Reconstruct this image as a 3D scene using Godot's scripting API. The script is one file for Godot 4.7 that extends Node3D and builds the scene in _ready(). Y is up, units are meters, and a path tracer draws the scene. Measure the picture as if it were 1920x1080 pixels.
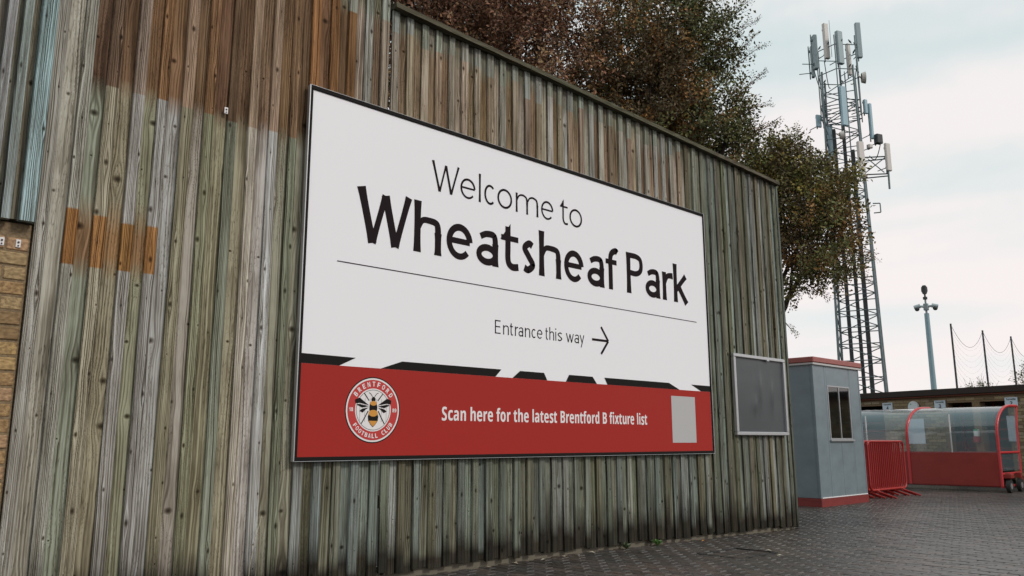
extends Node3D

# Frame of the timber wall: X runs along the wall to the right, Y is up, Z points out of the wall.
const YAW := 0.809900
const WALL_D := 4.853
var FB: Basis
var FO: Vector3
var rng := RandomNumberGenerator.new()
var names := {}
var M := {}

# ------------------------------------------------------------------ helpers
func lin(r: float, g: float, b: float) -> Color:          # linear base colour -> sRGB albedo
	return Color(r, g, b).linear_to_srgb()

func fp(v: Vector3) -> Vector3:
	return FB * v + FO

func fdir(v: Vector3) -> Vector3:
	return FB * v

func numbered(n: String) -> String:
	if not names.has(n):
		names[n] = 0
		return n
	names[n] += 1
	return "%s_%03d" % [n, names[n]]

func tag(o: Node, label: String, category: String, group := "", kind := "") -> void:
	if label != "": o.set_meta("label", label)
	if category != "": o.set_meta("category", category)
	if group != "": o.set_meta("group", group)
	if kind != "": o.set_meta("kind", kind)

# a thing placed in the wall frame; turn about Y inside that frame
func thing(called: String, label: String, category: String, at := Vector3.ZERO, turn := 0.0, group := "") -> Node3D:
	var o := Node3D.new()
	o.name = numbered(called)
	add_child(o)
	o.transform = Transform3D(FB * Basis(Vector3.UP, turn), fp(at))
	tag(o, label, category, group)
	return o

func newst() -> SurfaceTool:
	var st := SurfaceTool.new()
	st.begin(Mesh.PRIMITIVE_TRIANGLES)
	return st

func part(called: String, st: SurfaceTool, mat: Material, parent: Node, tang := false) -> MeshInstance3D:
	if tang: st.generate_tangents()
	var o := MeshInstance3D.new()
	o.mesh = st.commit()
	o.material_override = mat
	o.name = called
	parent.add_child(o, true)
	return o

func inst(called: String, mesh: Mesh, mat: Material, parent: Node, t: Transform3D) -> MeshInstance3D:
	var o := MeshInstance3D.new()
	o.mesh = mesh
	o.material_override = mat
	o.name = called
	parent.add_child(o, true)
	o.transform = t
	return o

# a,b,c,d counter-clockwise seen from the front
func quad(st: SurfaceTool, a: Vector3, b: Vector3, c: Vector3, d: Vector3, col := Color.WHITE) -> void:
	var nn := (b - a).cross(d - a)
	if nn.length_squared() < 1e-14: nn = (c - b).cross(d - c)
	nn = nn.normalized()
	var vs := [a, c, b, a, d, c]
	var us := [Vector2(0, 0), Vector2(1, 1), Vector2(1, 0), Vector2(0, 0), Vector2(0, 1), Vector2(1, 1)]
	for i in 6:
		st.set_normal(nn); st.set_color(col); st.set_uv(us[i]); st.add_vertex(vs[i])

func tri(st: SurfaceTool, a: Vector3, b: Vector3, c: Vector3, col := Color.WHITE) -> void:
	var nn := (b - a).cross(c - a).normalized()
	for v in [a, c, b]:
		st.set_normal(nn); st.set_color(col); st.set_uv(Vector2(v.x, v.y)); st.add_vertex(v)

# chamfered box between two corners
func box(st: SurfaceTool, lo: Vector3, hi: Vector3, b := 0.0, col := Color.WHITE) -> void:
	b = min(b, 0.45 * min(hi.x - lo.x, min(hi.y - lo.y, hi.z - lo.z)))
	var c := (lo + hi) * 0.5
	var h := (hi - lo) * 0.5
	if b <= 0.0:
		for ax in 3:
			for sg in [-1.0, 1.0]:
				var nv := Vector3.ZERO; nv[ax] = sg
				var u := Vector3.ZERO; u[(ax + 1) % 3] = 1.0
				var w := nv.cross(u)
				var uu := u * h[(ax + 1) % 3]
				var ww := w * h[(ax + 2) % 3]
				var o := c + nv * h[ax]
				quad(st, o - uu - ww, o + uu - ww, o + uu + ww, o - uu + ww, col)
		return
	# faces
	for ax in 3:
		for sg in [-1.0, 1.0]:
			var nv := Vector3.ZERO; nv[ax] = sg
			var u := Vector3.ZERO; u[(ax + 1) % 3] = 1.0
			var w := nv.cross(u)
			var uu: Vector3 = u * (h[(ax + 1) % 3] - b)
			var ww: Vector3 = w * (h[(ax + 2) % 3] - b)
			var o := c + nv * h[ax]
			quad(st, o - uu - ww, o + uu - ww, o + uu + ww, o - uu + ww, col)
	# edges
	for ax in 3:
		var a1 := (ax + 1) % 3
		var a2 := (ax + 2) % 3
		for s1 in [-1.0, 1.0]:
			for s2 in [-1.0, 1.0]:
				var p := Vector3.ZERO; p[a1] = s1 * h[a1]; p[a2] = s2 * (h[a2] - b)
				var q := Vector3.ZERO; q[a1] = s1 * (h[a1] - b); q[a2] = s2 * h[a2]
				var e := Vector3.ZERO; e[ax] = h[ax] - b
				if s1 * s2 > 0.0: quad(st, c + p - e, c + q - e, c + q + e, c + p + e, col) if false else _edge(st, c, p, q, e, col)
				else: _edge(st, c, p, q, e, col)
	for sx in [-1.0, 1.0]:
		for sy in [-1.0, 1.0]:
			for sz in [-1.0, 1.0]:
				var p := c + Vector3(sx * h.x, sy * (h.y - b), sz * (h.z - b))
				var q := c + Vector3(sx * (h.x - b), sy * h.y, sz * (h.z - b))
				var r := c + Vector3(sx * (h.x - b), sy * (h.y - b), sz * h.z)
				if sx * sy * sz > 0.0: tri(st, p, q, r, col)
				else: tri(st, p, r, q, col)

func _edge(st: SurfaceTool, c: Vector3, p: Vector3, q: Vector3, e: Vector3, col: Color) -> void:
	var nn := (q - p).cross(e)
	if nn.dot(p + q) > 0.0: quad(st, c + p - e, c + q - e, c + q + e, c + p + e, col)
	else: quad(st, c + q - e, c + p - e, c + p + e, c + q + e, col)

func tube(st: SurfaceTool, p0: Vector3, p1: Vector3, r0: float, r1 := -1.0, n := 8, col := Color.WHITE, caps := true) -> void:
	if r1 < 0.0: r1 = r0
	var ax := (p1 - p0).normalized()
	var u := ax.cross(Vector3.UP if abs(ax.y) < 0.9 else Vector3.RIGHT).normalized()
	var w := ax.cross(u)
	for i in n:
		var a0 := TAU * i / n
		var a1 := TAU * (i + 1) / n
		var d0 := u * cos(a0) + w * sin(a0)
		var d1 := u * cos(a1) + w * sin(a1)
		var vs := [p0 + d0 * r0, p0 + d1 * r0, p1 + d1 * r1, p1 + d0 * r1]
		var ns := [d0, d1, d1, d0]
		for k in [0, 2, 1, 0, 3, 2]:
			st.set_normal(ns[k]); st.set_color(col); st.set_uv(Vector2(float(i) / n, float(k > 1))); st.add_vertex(vs[k])
		if caps:
			tri(st, p1, p1 + d0 * r1, p1 + d1 * r1, col)
			tri(st, p0, p0 + d1 * r0, p0 + d0 * r0, col)

func path(st: SurfaceTool, pts: Array, r: float, n := 6, col := Color.WHITE) -> void:
	for i in pts.size() - 1:
		tube(st, pts[i], pts[i + 1], r, r, n, col, true)

# flat polygon facing +Z
func poly(st: SurfaceTool, pts: PackedVector2Array, z: float, col := Color.WHITE) -> void:
	var idx := Geometry2D.triangulate_polygon(pts)
	for i in range(0, idx.size(), 3):
		var a := pts[idx[i]]
		var b := pts[idx[i + 1]]
		var c := pts[idx[i + 2]]
		if (b - a).cross(c - a) < 0.0:
			var t := b; b = c; c = t
		tri(st, Vector3(a.x, a.y, z), Vector3(b.x, b.y, z), Vector3(c.x, c.y, z), col)

func disc(st: SurfaceTool, cx: float, cy: float, r0: float, r1: float, z: float, n := 48, col := Color.WHITE) -> void:
	for i in n:
		var a := TAU * i / n
		var b := TAU * (i + 1) / n
		quad(st, Vector3(cx + r0 * cos(a), cy + r0 * sin(a), z), Vector3(cx + r1 * cos(a), cy + r1 * sin(a), z), Vector3(cx + r1 * cos(b), cy + r1 * sin(b), z), Vector3(cx + r0 * cos(b), cy + r0 * sin(b), z), col)

# ------------------------------------------------------------------ materials
func noise_img(freq: float, lo: float, hi: float, sd: int, size := 256, oct := 4, warm := 0.0) -> Image:
	var n := FastNoiseLite.new()
	n.seed = sd; n.noise_type = FastNoiseLite.TYPE_SIMPLEX_SMOOTH
	n.frequency = freq; n.fractal_octaves = oct; n.fractal_gain = 0.6
	var src := n.get_seamless_image(size, size)
	var im := Image.create(size, size, true, Image.FORMAT_RGB8)
	for y in size:
		for x in size:
			var v := lo + (hi - lo) * src.get_pixel(x, y).r
			im.set_pixel(x, y, Color(v, v * (1.0 - warm * (1.0 - v)), v * (1.0 - 1.6 * warm * (1.0 - v))))
	im.generate_mipmaps()
	return im

func normal_from(im: Image, k: float) -> ImageTexture:
	var b := im.duplicate() as Image
	b.clear_mipmaps()
	b.convert(Image.FORMAT_RGBA8)
	b.bump_map_to_normal_map(k)
	b.generate_mipmaps()
	return ImageTexture.create_from_image(b)

func flat_mat(c: Color, rough := 0.8, metal := 0.0, spec := 0.5) -> StandardMaterial3D:
	var m := StandardMaterial3D.new()
	m.albedo_color = c; m.roughness = rough; m.metallic = metal; m.metallic_specular = spec
	return m

func noisy_mat(c: Color, tex: Image, nrm: ImageTexture, scale: float, rough := 0.85, nscale := 0.6, vcol := false) -> StandardMaterial3D:
	var m := flat_mat(c, rough)
	m.albedo_texture = ImageTexture.create_from_image(tex)
	m.uv1_triplanar = true
	m.uv1_world_triplanar = true
	m.uv1_scale = Vector3.ONE * scale
	if nrm:
		m.normal_enabled = true; m.normal_texture = nrm; m.normal_scale = nscale
	m.vertex_color_use_as_albedo = vcol
	return m

# weathered softwood: grain, knots, checks; brightness only, the tint comes from each board
func wood_img(sd: int, contrast: float, stripes: float, wid := 96, hei := 1024) -> Image:
	var r := RandomNumberGenerator.new(); r.seed = sd
	var n1 := FastNoiseLite.new(); n1.seed = sd; n1.frequency = 1.0; n1.fractal_octaves = 2
	var n2 := FastNoiseLite.new(); n2.seed = sd + 77; n2.frequency = 1.0; n2.fractal_octaves = 1
	var knots := []
	var ky := r.randf_range(0.1, 0.5)
	var sp := r.randf_range(0.7, 3.2)
	while ky < 4.4:
		knots.append([r.randf_range(0.012, 0.068), ky, 0.003 + 0.0115 * pow(r.randf(), 1.5)])
		ky += r.randf_range(0.15, 0.5) * sp
	var data := PackedByteArray()
	data.resize(wid * hei * 3)
	var amp := r.randf_range(0.005, 0.016)
	var lean := r.randf_range(-0.002, 0.002)
	for j in hei:
		var y := 4.5 * j / hei
		var bow := n1.get_noise_2d(3.7, y * 0.8) * 0.006 + lean * y
		var near := []
		for k in knots:
			if abs(k[1] - y) < 0.22: near.append(k)
		for i in wid:
			var x := 0.08 * (i + 0.5) / wid
			var t := x + bow + n1.get_noise_2d(x * 9.0, y * 0.33) * amp + n2.get_noise_2d(x * 40.0, y * 3.0) * 0.0012
			var core := 0.0
			for k in near:
				var dx: float = x - k[0]
				var dy: float = (y - k[1]) * 0.34
				var sg: float = k[2] * 1.7
				t -= k[2] * 1.25 * exp(-(dx * dx + dy * dy) / (2.0 * sg * sg)) * dx / (abs(dx) + 0.003)
				var dd: float = sqrt(dx * dx + dy * dy * 4.0) / k[2]
				core = max(core, clamp(1.25 - dd, 0.0, 1.0))
			var s := n2.get_noise_2d(t * stripes * 10.0, y * 0.25 + 9.0) * 1.5 + 0.35 * sin(t * stripes * 62.0)
			s = clamp(0.5 + 0.6 * s, 0.0, 1.0)
			var fib := n2.get_noise_2d(x * 900.0, y * 9.0)
			var blot := n1.get_noise_2d(x * 14.0 + 50.0, y * 1.7)
			var v := 0.95 - contrast * (1.0 - s) + 0.12 * fib + 0.15 * blot
			var ck := absf(n2.get_noise_2d(t * 260.0, y * 0.55 + 31.0))
			if ck < 0.07 and n1.get_noise_2d(x * 6.0 + 90.0, y * 0.6) > -0.02: v -= 0.42 * (1.0 - ck / 0.07)
			v = lerp(v, 0.20, core * 0.8)
			v = clamp(v, 0.06, 1.0)
			var o := (j * wid + i) * 3
			var w := 1.0 - v
			data[o] = int(255.0 * v)
			data[o + 1] = int(255.0 * clamp(v * (1.0 - 0.10 * w), 0.0, 1.0))
			data[o + 2] = int(255.0 * clamp(v * (1.0 - 0.22 * w), 0.0, 1.0))
	var im := Image.create_from_data(wid, hei, false, Image.FORMAT_RGB8, data)
	im.generate_mipmaps()
	return im

var wood_proud := []
var wood_back := []

func make_materials() -> void:
	for i in 12:
		var im := wood_img(100 + i * 13, 0.44 if i < 6 else 0.30, 16.0 if i < 6 else 11.0)
		var m := flat_mat(Color.WHITE, 0.88, 0.0, 0.3)
		m.albedo_texture = ImageTexture.create_from_image(im)
		m.normal_enabled = true
		m.normal_texture = normal_from(im, 2.5)
		m.normal_scale = 0.8
		m.vertex_color_use_as_albedo = true
		if i < 6: wood_proud.append(m)
		else: wood_back.append(m)
	var fine := noise_img(0.05, 0.55, 1.0, 5, 256, 5, 0.1)
	var coarse := noise_img(0.014, 0.6, 1.0, 9, 256, 5, 0.08)
	var nf := normal_from(fine, 3.0)
	M.coarse0 = coarse; coarse = noise_img(0.012, 0.86, 1.0, 19, 256, 4, 0.05); M.fine = fine; M.coarse = coarse; M.nf = nf
	M.paver = noisy_mat(Color.WHITE, fine, nf, 1.3, 0.36, 0.5, true)
	M.bed = noisy_mat(lin(0.022, 0.020, 0.017), fine, nf, 2.0, 0.95)
	M.brick = noisy_mat(Color.WHITE, fine, nf, 3.5, 0.92, 1.0, true)
	M.mortar = noisy_mat(lin(0.36, 0.27, 0.16), fine, nf, 4.0, 0.95)
	M.white = flat_mat(lin(0.86, 0.845, 0.875), 0.5, 0.0, 0.4)
	M.ink = flat_mat(lin(0.020, 0.014, 0.016), 0.8, 0.0, 0.15)
	M.black = flat_mat(lin(0.015, 0.013, 0.012), 0.7, 0.0, 0.2)
	M.red = flat_mat(lin(0.36, 0.027, 0.021), 0.6, 0.0, 0.25)
	M.print_white = flat_mat(lin(0.78, 0.74, 0.74), 0.5)
	M.gold = flat_mat(lin(0.62, 0.27, 0.035), 0.5)
	M.code = flat_mat(lin(0.45, 0.44, 0.44), 0.5)
	M.alu = flat_mat(lin(0.55, 0.55, 0.56), 0.4, 0.75)
	M.steel = noisy_mat(lin(0.17, 0.215, 0.225), coarse, null, 1.0, 0.5)
	M.steel.metallic = 0.5
	M.dark = flat_mat(lin(0.02, 0.02, 0.02), 0.6)

# ------------------------------------------------------------------ timber boards
# stops: array of [y, Color]; between equal-y neighbours the colour changes at once
func plank(called: String, parent: Node, s0: float, s1: float, z: float, th: float, stops: Array, mat: Material) -> void:
	var st := newst()
	var b := 0.003
	var rows := []
	for i in stops.size():
		rows.append(stops[i])
		if i + 1 < stops.size():
			var gap: float = stops[i + 1][0] - stops[i][0]
			var nn := int(gap / 0.45)
			for k in nn:
				var f := float(k + 1) / (nn + 1)
				rows.append([lerp(float(stops[i][0]), float(stops[i + 1][0]), f), (stops[i][1] as Color).lerp(stops[i + 1][1], f)])
	var flipu := rng.randf() < 0.5
	var flipv := rng.randf() < 0.5
	var voff := rng.randf_range(0.0, 0.03)
	var ph := rng.randf() * 10.0
	var bow := rng.randf_range(-0.004, 0.004)
	var tilt := rng.randf_range(-0.0012, 0.0012)
	var cs := [Vector2(s0, z - th), Vector2(s0, z - b), Vector2(s0 + b, z), Vector2(s1 - b, z), Vector2(s1, z - b), Vector2(s1, z - th)]
	var us := [0.0, 0.06, 0.1, 0.93, 0.96, 1.0]
	var ns := [Vector3(-1, 0, 0), Vector3(-0.7, 0, 0.7), Vector3(0, 0, 1), Vector3(0.7, 0, 0.7), Vector3(1, 0, 0)]
	for i in rows.size() - 1:
		var ya: float = rows[i][0]
		var yb: float = rows[i + 1][0]
		if yb - ya < 0.0005: continue
		var oa := Vector3(bow * sin(ya * 0.9 + ph) + tilt * ya, 0, bow * 0.6 * sin(ya * 1.3 + ph * 2.0))
		var ob := Vector3(bow * sin(yb * 0.9 + ph) + tilt * yb, 0, bow * 0.6 * sin(yb * 1.3 + ph * 2.0))
		for k in 5:
			var pa := Vector3(cs[k].x, ya, cs[k].y) + oa
			var pb := Vector3(cs[k + 1].x, ya, cs[k + 1].y) + oa
			var pc := Vector3(cs[k + 1].x, yb, cs[k + 1].y) + ob
			var pd := Vector3(cs[k].x, yb, cs[k].y) + ob
			var ps := [pa, pc, pb, pa, pd, pc]
			var uu := [us[k], us[k + 1], us[k + 1], us[k], us[k], us[k + 1]]
			var vv := [ya, yb, ya, ya, yb, yb]
			for q in 6:
				st.set_normal(ns[k])
				st.set_color(rows[i][1] if vv[q] == ya else rows[i + 1][1])
				var u: float = uu[q]
				var v: float = vv[q] / 4.7 + voff
				st.set_uv(Vector2(1.0 - u if flipu else u, 1.0 - v if flipv else v))
				st.add_vertex(ps[q])
	var yt: float = rows[-1][0]
	var ybm: float = rows[0][0]
	var ot := Vector3(bow * sin(yt * 0.9 + ph) + tilt * yt, 0, bow * 0.6 * sin(yt * 1.3 + ph * 2.0))
	var obm := Vector3(bow * sin(ybm * 0.9 + ph) + tilt * ybm, 0, bow * 0.6 * sin(ybm * 1.3 + ph * 2.0))
	quad(st, Vector3(s0, yt, z) + ot, Vector3(s1, yt, z) + ot, Vector3(s1, yt, z - th) + ot, Vector3(s0, yt, z - th) + ot, rows[-1][1])
	quad(st, Vector3(s0, ybm, z - th) + obm, Vector3(s1, ybm, z - th) + obm, Vector3(s1, ybm, z) + obm, Vector3(s0, ybm, z) + obm, rows[0][1])
	part(called, st, mat, parent, true)

func vary(c: Color, a: float) -> Color:
	var k := 1.0 + rng.randf_range(-a, a)
	return Color(c.r * k * (1.0 + rng.randf_range(-0.06, 0.06)), c.g * k, c.b * k * (1.0 + rng.randf_range(-0.08, 0.08)))

const OLIVE := Color(0.37, 0.35, 0.255)
const GREY := Color(0.54, 0.525, 0.48)
const TEALGREY := Color(0.36, 0.42, 0.37)
const BROWN := Color(0.215, 0.128, 0.076)
const ORANGE := Color(0.46, 0.235, 0.095)
const TAN := Color(0.38, 0.29, 0.20)
const PALE := Color(0.55, 0.54, 0.48)
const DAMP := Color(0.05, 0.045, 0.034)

func gy(s: float) -> float:
	return 0.066 * clamp((9.2 - s) / 3.7, 0.0, 1.0)

func cap_y(s: float) -> float:
	return 4.30 - 0.0247 * (s - 3.35)

# which colours a board has from foot to head
func board_stops(c: float, proud: bool, top: float) -> Array:
	var j := func(a: float) -> float: return rng.randf_range(-a, a)
	var base: Color
	var left := c < 2.66
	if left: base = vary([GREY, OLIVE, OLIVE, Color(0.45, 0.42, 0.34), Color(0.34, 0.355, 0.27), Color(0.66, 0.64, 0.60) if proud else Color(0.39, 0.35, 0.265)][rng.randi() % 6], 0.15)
	else: base = vary([Color(0.27, 0.31, 0.27), Color(0.23, 0.255, 0.205), Color(0.36, 0.40, 0.37), Color(0.20, 0.205, 0.155), Color(0.25, 0.245, 0.18)][rng.randi() % 5], 0.18)
	var st := []
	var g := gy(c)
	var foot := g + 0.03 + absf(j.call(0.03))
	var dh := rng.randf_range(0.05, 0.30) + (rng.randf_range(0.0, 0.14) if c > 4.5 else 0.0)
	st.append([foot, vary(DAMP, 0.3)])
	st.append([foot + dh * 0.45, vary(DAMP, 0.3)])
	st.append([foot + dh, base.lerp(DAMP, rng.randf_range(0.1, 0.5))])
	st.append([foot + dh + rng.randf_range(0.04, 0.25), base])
	var soft := 0.004 if proud else 0.07
	if c > 1.2 and c < 1.70:                         # patch kept brown under an old notice
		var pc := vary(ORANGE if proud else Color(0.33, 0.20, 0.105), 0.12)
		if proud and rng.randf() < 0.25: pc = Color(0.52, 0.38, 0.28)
		var a: float = 1.965 + j.call(0.012)
		var b: float = 2.264 + j.call(0.02)
		st.append([a - soft, base]); st.append([a + soft, pc])
		st.append([b - soft, pc]); st.append([b + soft * 2.0, base])
	if left:
		if c > 1.32:                                    # brown field kept under an old, larger sign
			var bc: Color
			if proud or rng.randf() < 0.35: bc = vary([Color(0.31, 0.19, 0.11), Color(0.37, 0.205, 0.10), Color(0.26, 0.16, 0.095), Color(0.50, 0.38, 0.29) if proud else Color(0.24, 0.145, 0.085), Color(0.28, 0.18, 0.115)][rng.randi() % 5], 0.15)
			else: bc = vary(BROWN, 0.22)
			var e: float = 3.045 + j.call(0.012)
			st.append([e - soft, base]); st.append([e + soft, bc])
			st.append([top, vary(bc, 0.06)])
		else:
			st.append([top, base])
	else:
		var upper: Color
		if c < 7.25:
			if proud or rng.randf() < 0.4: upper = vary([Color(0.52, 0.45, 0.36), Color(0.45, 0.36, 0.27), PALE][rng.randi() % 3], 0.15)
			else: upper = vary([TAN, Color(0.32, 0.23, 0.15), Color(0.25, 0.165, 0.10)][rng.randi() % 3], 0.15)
			if c < 3.05: upper = vary(BROWN if not proud else Color(0.36, 0.19, 0.09), 0.15)
			st.append([2.4, base]); st.append([2.6, upper])
			var e := top - rng.randf_range(0.10, 0.26)
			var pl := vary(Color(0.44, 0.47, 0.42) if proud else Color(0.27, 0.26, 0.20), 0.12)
			st.append([e - soft, upper]); st.append([e + soft, pl])
			st.append([top, pl])
		else:
			st.append([top, vary(base, 0.1)])
	return st

func build_fence(called: String, label: String, sa: float, sb: float, topf: Callable) -> Node3D:
	var t := thing(called, label, "wall", Vector3.ZERO)
	var s := sa
	var k := 0
	while s < sb - 0.03:
		var wp := rng.randf_range(0.060, 0.070)
		var wr := rng.randf_range(0.074, 0.086)
		if s + wp + wr > sb - 0.02: wr = max(0.02, sb - s - wp)
		var c1 := s + wp * 0.5
		var c2 := s + wp + wr * 0.5
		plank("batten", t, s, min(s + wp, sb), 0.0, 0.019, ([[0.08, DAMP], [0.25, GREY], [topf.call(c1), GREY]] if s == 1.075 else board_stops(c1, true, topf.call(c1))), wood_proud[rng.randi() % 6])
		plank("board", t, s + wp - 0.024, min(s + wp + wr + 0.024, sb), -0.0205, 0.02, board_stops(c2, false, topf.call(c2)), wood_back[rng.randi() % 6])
		s += wp + wr
		k += 1
	# rails and a gravel board behind
	for yy in [0.55, 1.9, 3.3]:
		var st := newst()
		box(st, Vector3(sa + 0.01, yy, -0.098), Vector3(sb - 0.01, yy + 0.09, -0.05), 0.004, Color(0.14, 0.11, 0.07))
		part("rail", st, M.rail, t)
	var gb := newst()
	var n := 12
	for i in n:
		var x0: float = lerp(sa, sb, float(i) / n)
		var x1: float = lerp(sa, sb, float(i + 1) / n)
		box(gb, Vector3(x0, -0.05, -0.085), Vector3(x1, 0.16, -0.0475), 0.0, Color(0.15, 0.13, 0.10))
	part("gravel_board", gb, M.rail, t)
	return t

# ------------------------------------------------------------------ drawn lettering (humanist strokes with flared ends)
var zlift := 0.0
func ribbon(st: SurfaceTool, pts: Array, ws: Array) -> void:
	zlift += 0.00012
	var L := []
	var R := []
	for i in pts.size():
		var p: Vector2 = pts[i]
		var t: Vector2
		if i == 0: t = pts[1] - p
		elif i == pts.size() - 1: t = p - pts[i - 1]
		else: t = ((pts[i + 1] - p).normalized() + (p - pts[i - 1]).normalized())
		t = t.normalized()
		var nn := Vector2(-t.y, t.x)
		L.append(p + nn * ws[i]); R.append(p - nn * ws[i])
	for i in pts.size() - 1:
		zlift += 0.000012
		var z := zlift
		quad(st, Vector3(R[i].x, R[i].y, z), Vector3(R[i + 1].x, R[i + 1].y, z), Vector3(L[i + 1].x, L[i + 1].y, z), Vector3(L[i].x, L[i].y, z))

func arc_pts(cx: float, cy: float, rx: float, ry: float, a0: float, a1: float, n := 18) -> Array:
	var o := []
	for i in n + 1:
		var a := deg_to_rad(lerp(a0, a1, float(i) / n))
		o.append(Vector2(cx + rx * cos(a), cy + ry * sin(a)))
	return o

func curve_pts(ctrl: Array, n := 8) -> Array:
	var o := []
	for i in ctrl.size() - 1:
		var p0: Vector2 = ctrl[max(i - 1, 0)]
		var p3: Vector2 = ctrl[min(i + 2, ctrl.size() - 1)]
		for k in n:
			o.append((ctrl[i] as Vector2).cubic_interpolate(ctrl[i + 1], p0, p3, float(k) / n))
	o.append(ctrl[-1])
	return o

func glyph(st: SurfaceTool, ch: String, x0: float, x1: float, yb: float, X: float, A: float, hw: float, flare: float) -> void:
	var w := x1 - x0
	var l := x0 + hw
	var r := x1 - hw
	var cx := (x0 + x1) * 0.5
	var rx := (r - l) * 0.5
	var ry := X * 0.5 - hw * 0.9
	var cy := X * 0.5
	var V := func(x: float, y: float) -> Vector2: return Vector2(x, yb + y)
	var even := func(pts: Array, k := 1.0) -> void:
		var ws := []
		for p in pts: ws.append(hw * k)
		ribbon(st, pts, ws)
	var flow := func(pts: Array, a: float, b: float) -> void:      # width from a at the start to b at the end
		var ws := []
		for i in pts.size(): ws.append(hw * lerp(a, b, float(i) / (pts.size() - 1)))
		ribbon(st, pts, ws)
	var stem := func(a: Vector2, b: Vector2, k := 1.0) -> void:
		var pts := []
		var ws := []
		for i in 7:
			var f := i / 6.0
			pts.append(a.lerp(b, f))
			ws.append(hw * k * (1.0 + flare * pow(abs(f - 0.5) * 2.0, 3.0)))
		ribbon(st, pts, ws)
	var up := func(pts: Array) -> Array:
		var o := []
		for p in pts: o.append(p + Vector2(0, yb))
		return o
	match ch:
		"o": even.call(up.call(arc_pts(cx, cy, rx, ry, 0, 360, 30)))
		"e":
			even.call([V.call(l, cy * 1.04), V.call(r, cy * 1.04)], 0.8)
			flow.call(up.call(arc_pts(cx, cy, rx, ry, 4, 318, 28)), 1.0, 0.85)
		"c": flow.call(up.call(arc_pts(cx + 0.04 * w, cy, rx, ry, 48, 312, 24)), 1.0, 1.0)
		"a":
			stem.call(V.call(r, 0), V.call(r, X * 0.64))
			flow.call(up.call(curve_pts([Vector2(l + 0.06 * w, X * 0.80), Vector2(cx - 0.04 * w, X - hw), Vector2(r - 0.07 * w, X * 0.88), Vector2(r, X * 0.62)])), 0.85, 1.0)
			even.call(up.call(arc_pts((l + r) * 0.5 - 0.01 * w, X * 0.30, (r - l) * 0.5, X * 0.30 - hw * 0.9, 20, 340, 22)), 0.95)
		"s": even.call(up.call(curve_pts([Vector2(r - 0.02 * w, X * 0.84), Vector2(cx + 0.04 * w, X - hw), Vector2(l + 0.02 * w, X * 0.74), Vector2(cx, X * 0.51), Vector2(r, X * 0.27), Vector2(cx - 0.03 * w, hw), Vector2(l - 0.02 * w, X * 0.15)], 7)))
		"t":
			var tx := x0 + 0.42 * w
			even.call(up.call(curve_pts([Vector2(tx, X * 1.26), Vector2(tx, X * 0.7), Vector2(tx + 0.01 * w, X * 0.25), Vector2(tx + 0.22 * w, hw * 0.9), Vector2(x1, hw * 1.1)])))
			even.call([V.call(x0 + 0.05 * w, X - hw * 0.8), V.call(x1, X - hw * 0.8)], 0.8)
			zlift += 0.00012
			poly(st, PackedVector2Array([V.call(x0, X - hw * 1.4), V.call(tx + hw, X - hw * 1.4), V.call(tx + hw, X * 1.36)]), zlift)
		"h", "n":
			var top := A if ch == "h" else X
			stem.call(V.call(l, 0), V.call(l, top))
			flow.call(up.call(curve_pts([Vector2(l, X * 0.58), Vector2(l + 0.22 * (r - l), X * 0.86), Vector2(l + 0.58 * (r - l), X - hw), Vector2(r - 0.05 * w, X * 0.84), Vector2(r, X * 0.58)])), 0.7, 1.0)
			stem.call(V.call(r, X * 0.60), V.call(r, 0))
		"m":
			var mx := (l + r) * 0.5
			stem.call(V.call(l, 0), V.call(l, X))
			for q in [[l, mx], [mx, r]]:
				flow.call(up.call(curve_pts([Vector2(q[0], X * 0.58), Vector2(lerp(q[0], q[1], 0.22), X * 0.86), Vector2(lerp(q[0], q[1], 0.58), X - hw), Vector2(lerp(q[0], q[1], 0.92), X * 0.84), Vector2(q[1], X * 0.58)])), 0.7, 1.0)
				stem.call(V.call(q[1], X * 0.60), V.call(q[1], 0))
		"r":
			stem.call(V.call(l, 0), V.call(l, X))
			flow.call(up.call(curve_pts([Vector2(l, X * 0.55), Vector2(l + 0.3 * w, X * 0.86), Vector2(x1, X - hw * 0.9)])), 0.7, 1.1)
		"l": stem.call(V.call(cx, 0), V.call(cx, A))
		"i":
			stem.call(V.call(cx, 0), V.call(cx, X))
			even.call([V.call(cx, X * 1.22), V.call(cx, X * 1.22 + hw * 2.2)], 1.15)
		"f":
			var fx := x0 + 0.40 * w
			even.call(up.call(curve_pts([Vector2(fx, 0), Vector2(fx, X * 0.6), Vector2(fx, A * 0.74), Vector2(fx + 0.14 * w, A - hw * 1.6), Vector2(x1 - 0.14 * w, A - hw * 0.7), Vector2(x1, A - hw * 1.2)])))
			even.call([V.call(x0, X - hw * 0.8), V.call(x1 - 0.08 * w, X - hw * 0.8)], 0.8)
		"P":
			stem.call(V.call(l, 0), V.call(l, A))
			var ph := A * 0.53
			flow.call(up.call(curve_pts([Vector2(l, A - hw * 0.9), Vector2(cx + 0.1 * w, A - hw * 0.9), Vector2(r - 0.02 * w, A - ph * 0.28), Vector2(r - 0.02 * w, A - ph * 0.72), Vector2(cx + 0.08 * w, A - ph + hw * 0.5), Vector2(l, A - ph + hw * 0.6)])), 0.9, 0.9)
		"k":
			stem.call(V.call(l, 0), V.call(l, A))
			stem.call(V.call(l, X * 0.42), V.call(r - 0.02 * w, X), 0.9)
			stem.call(V.call(l + 0.22 * w, X * 0.58), V.call(r, 0), 1.05)
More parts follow.
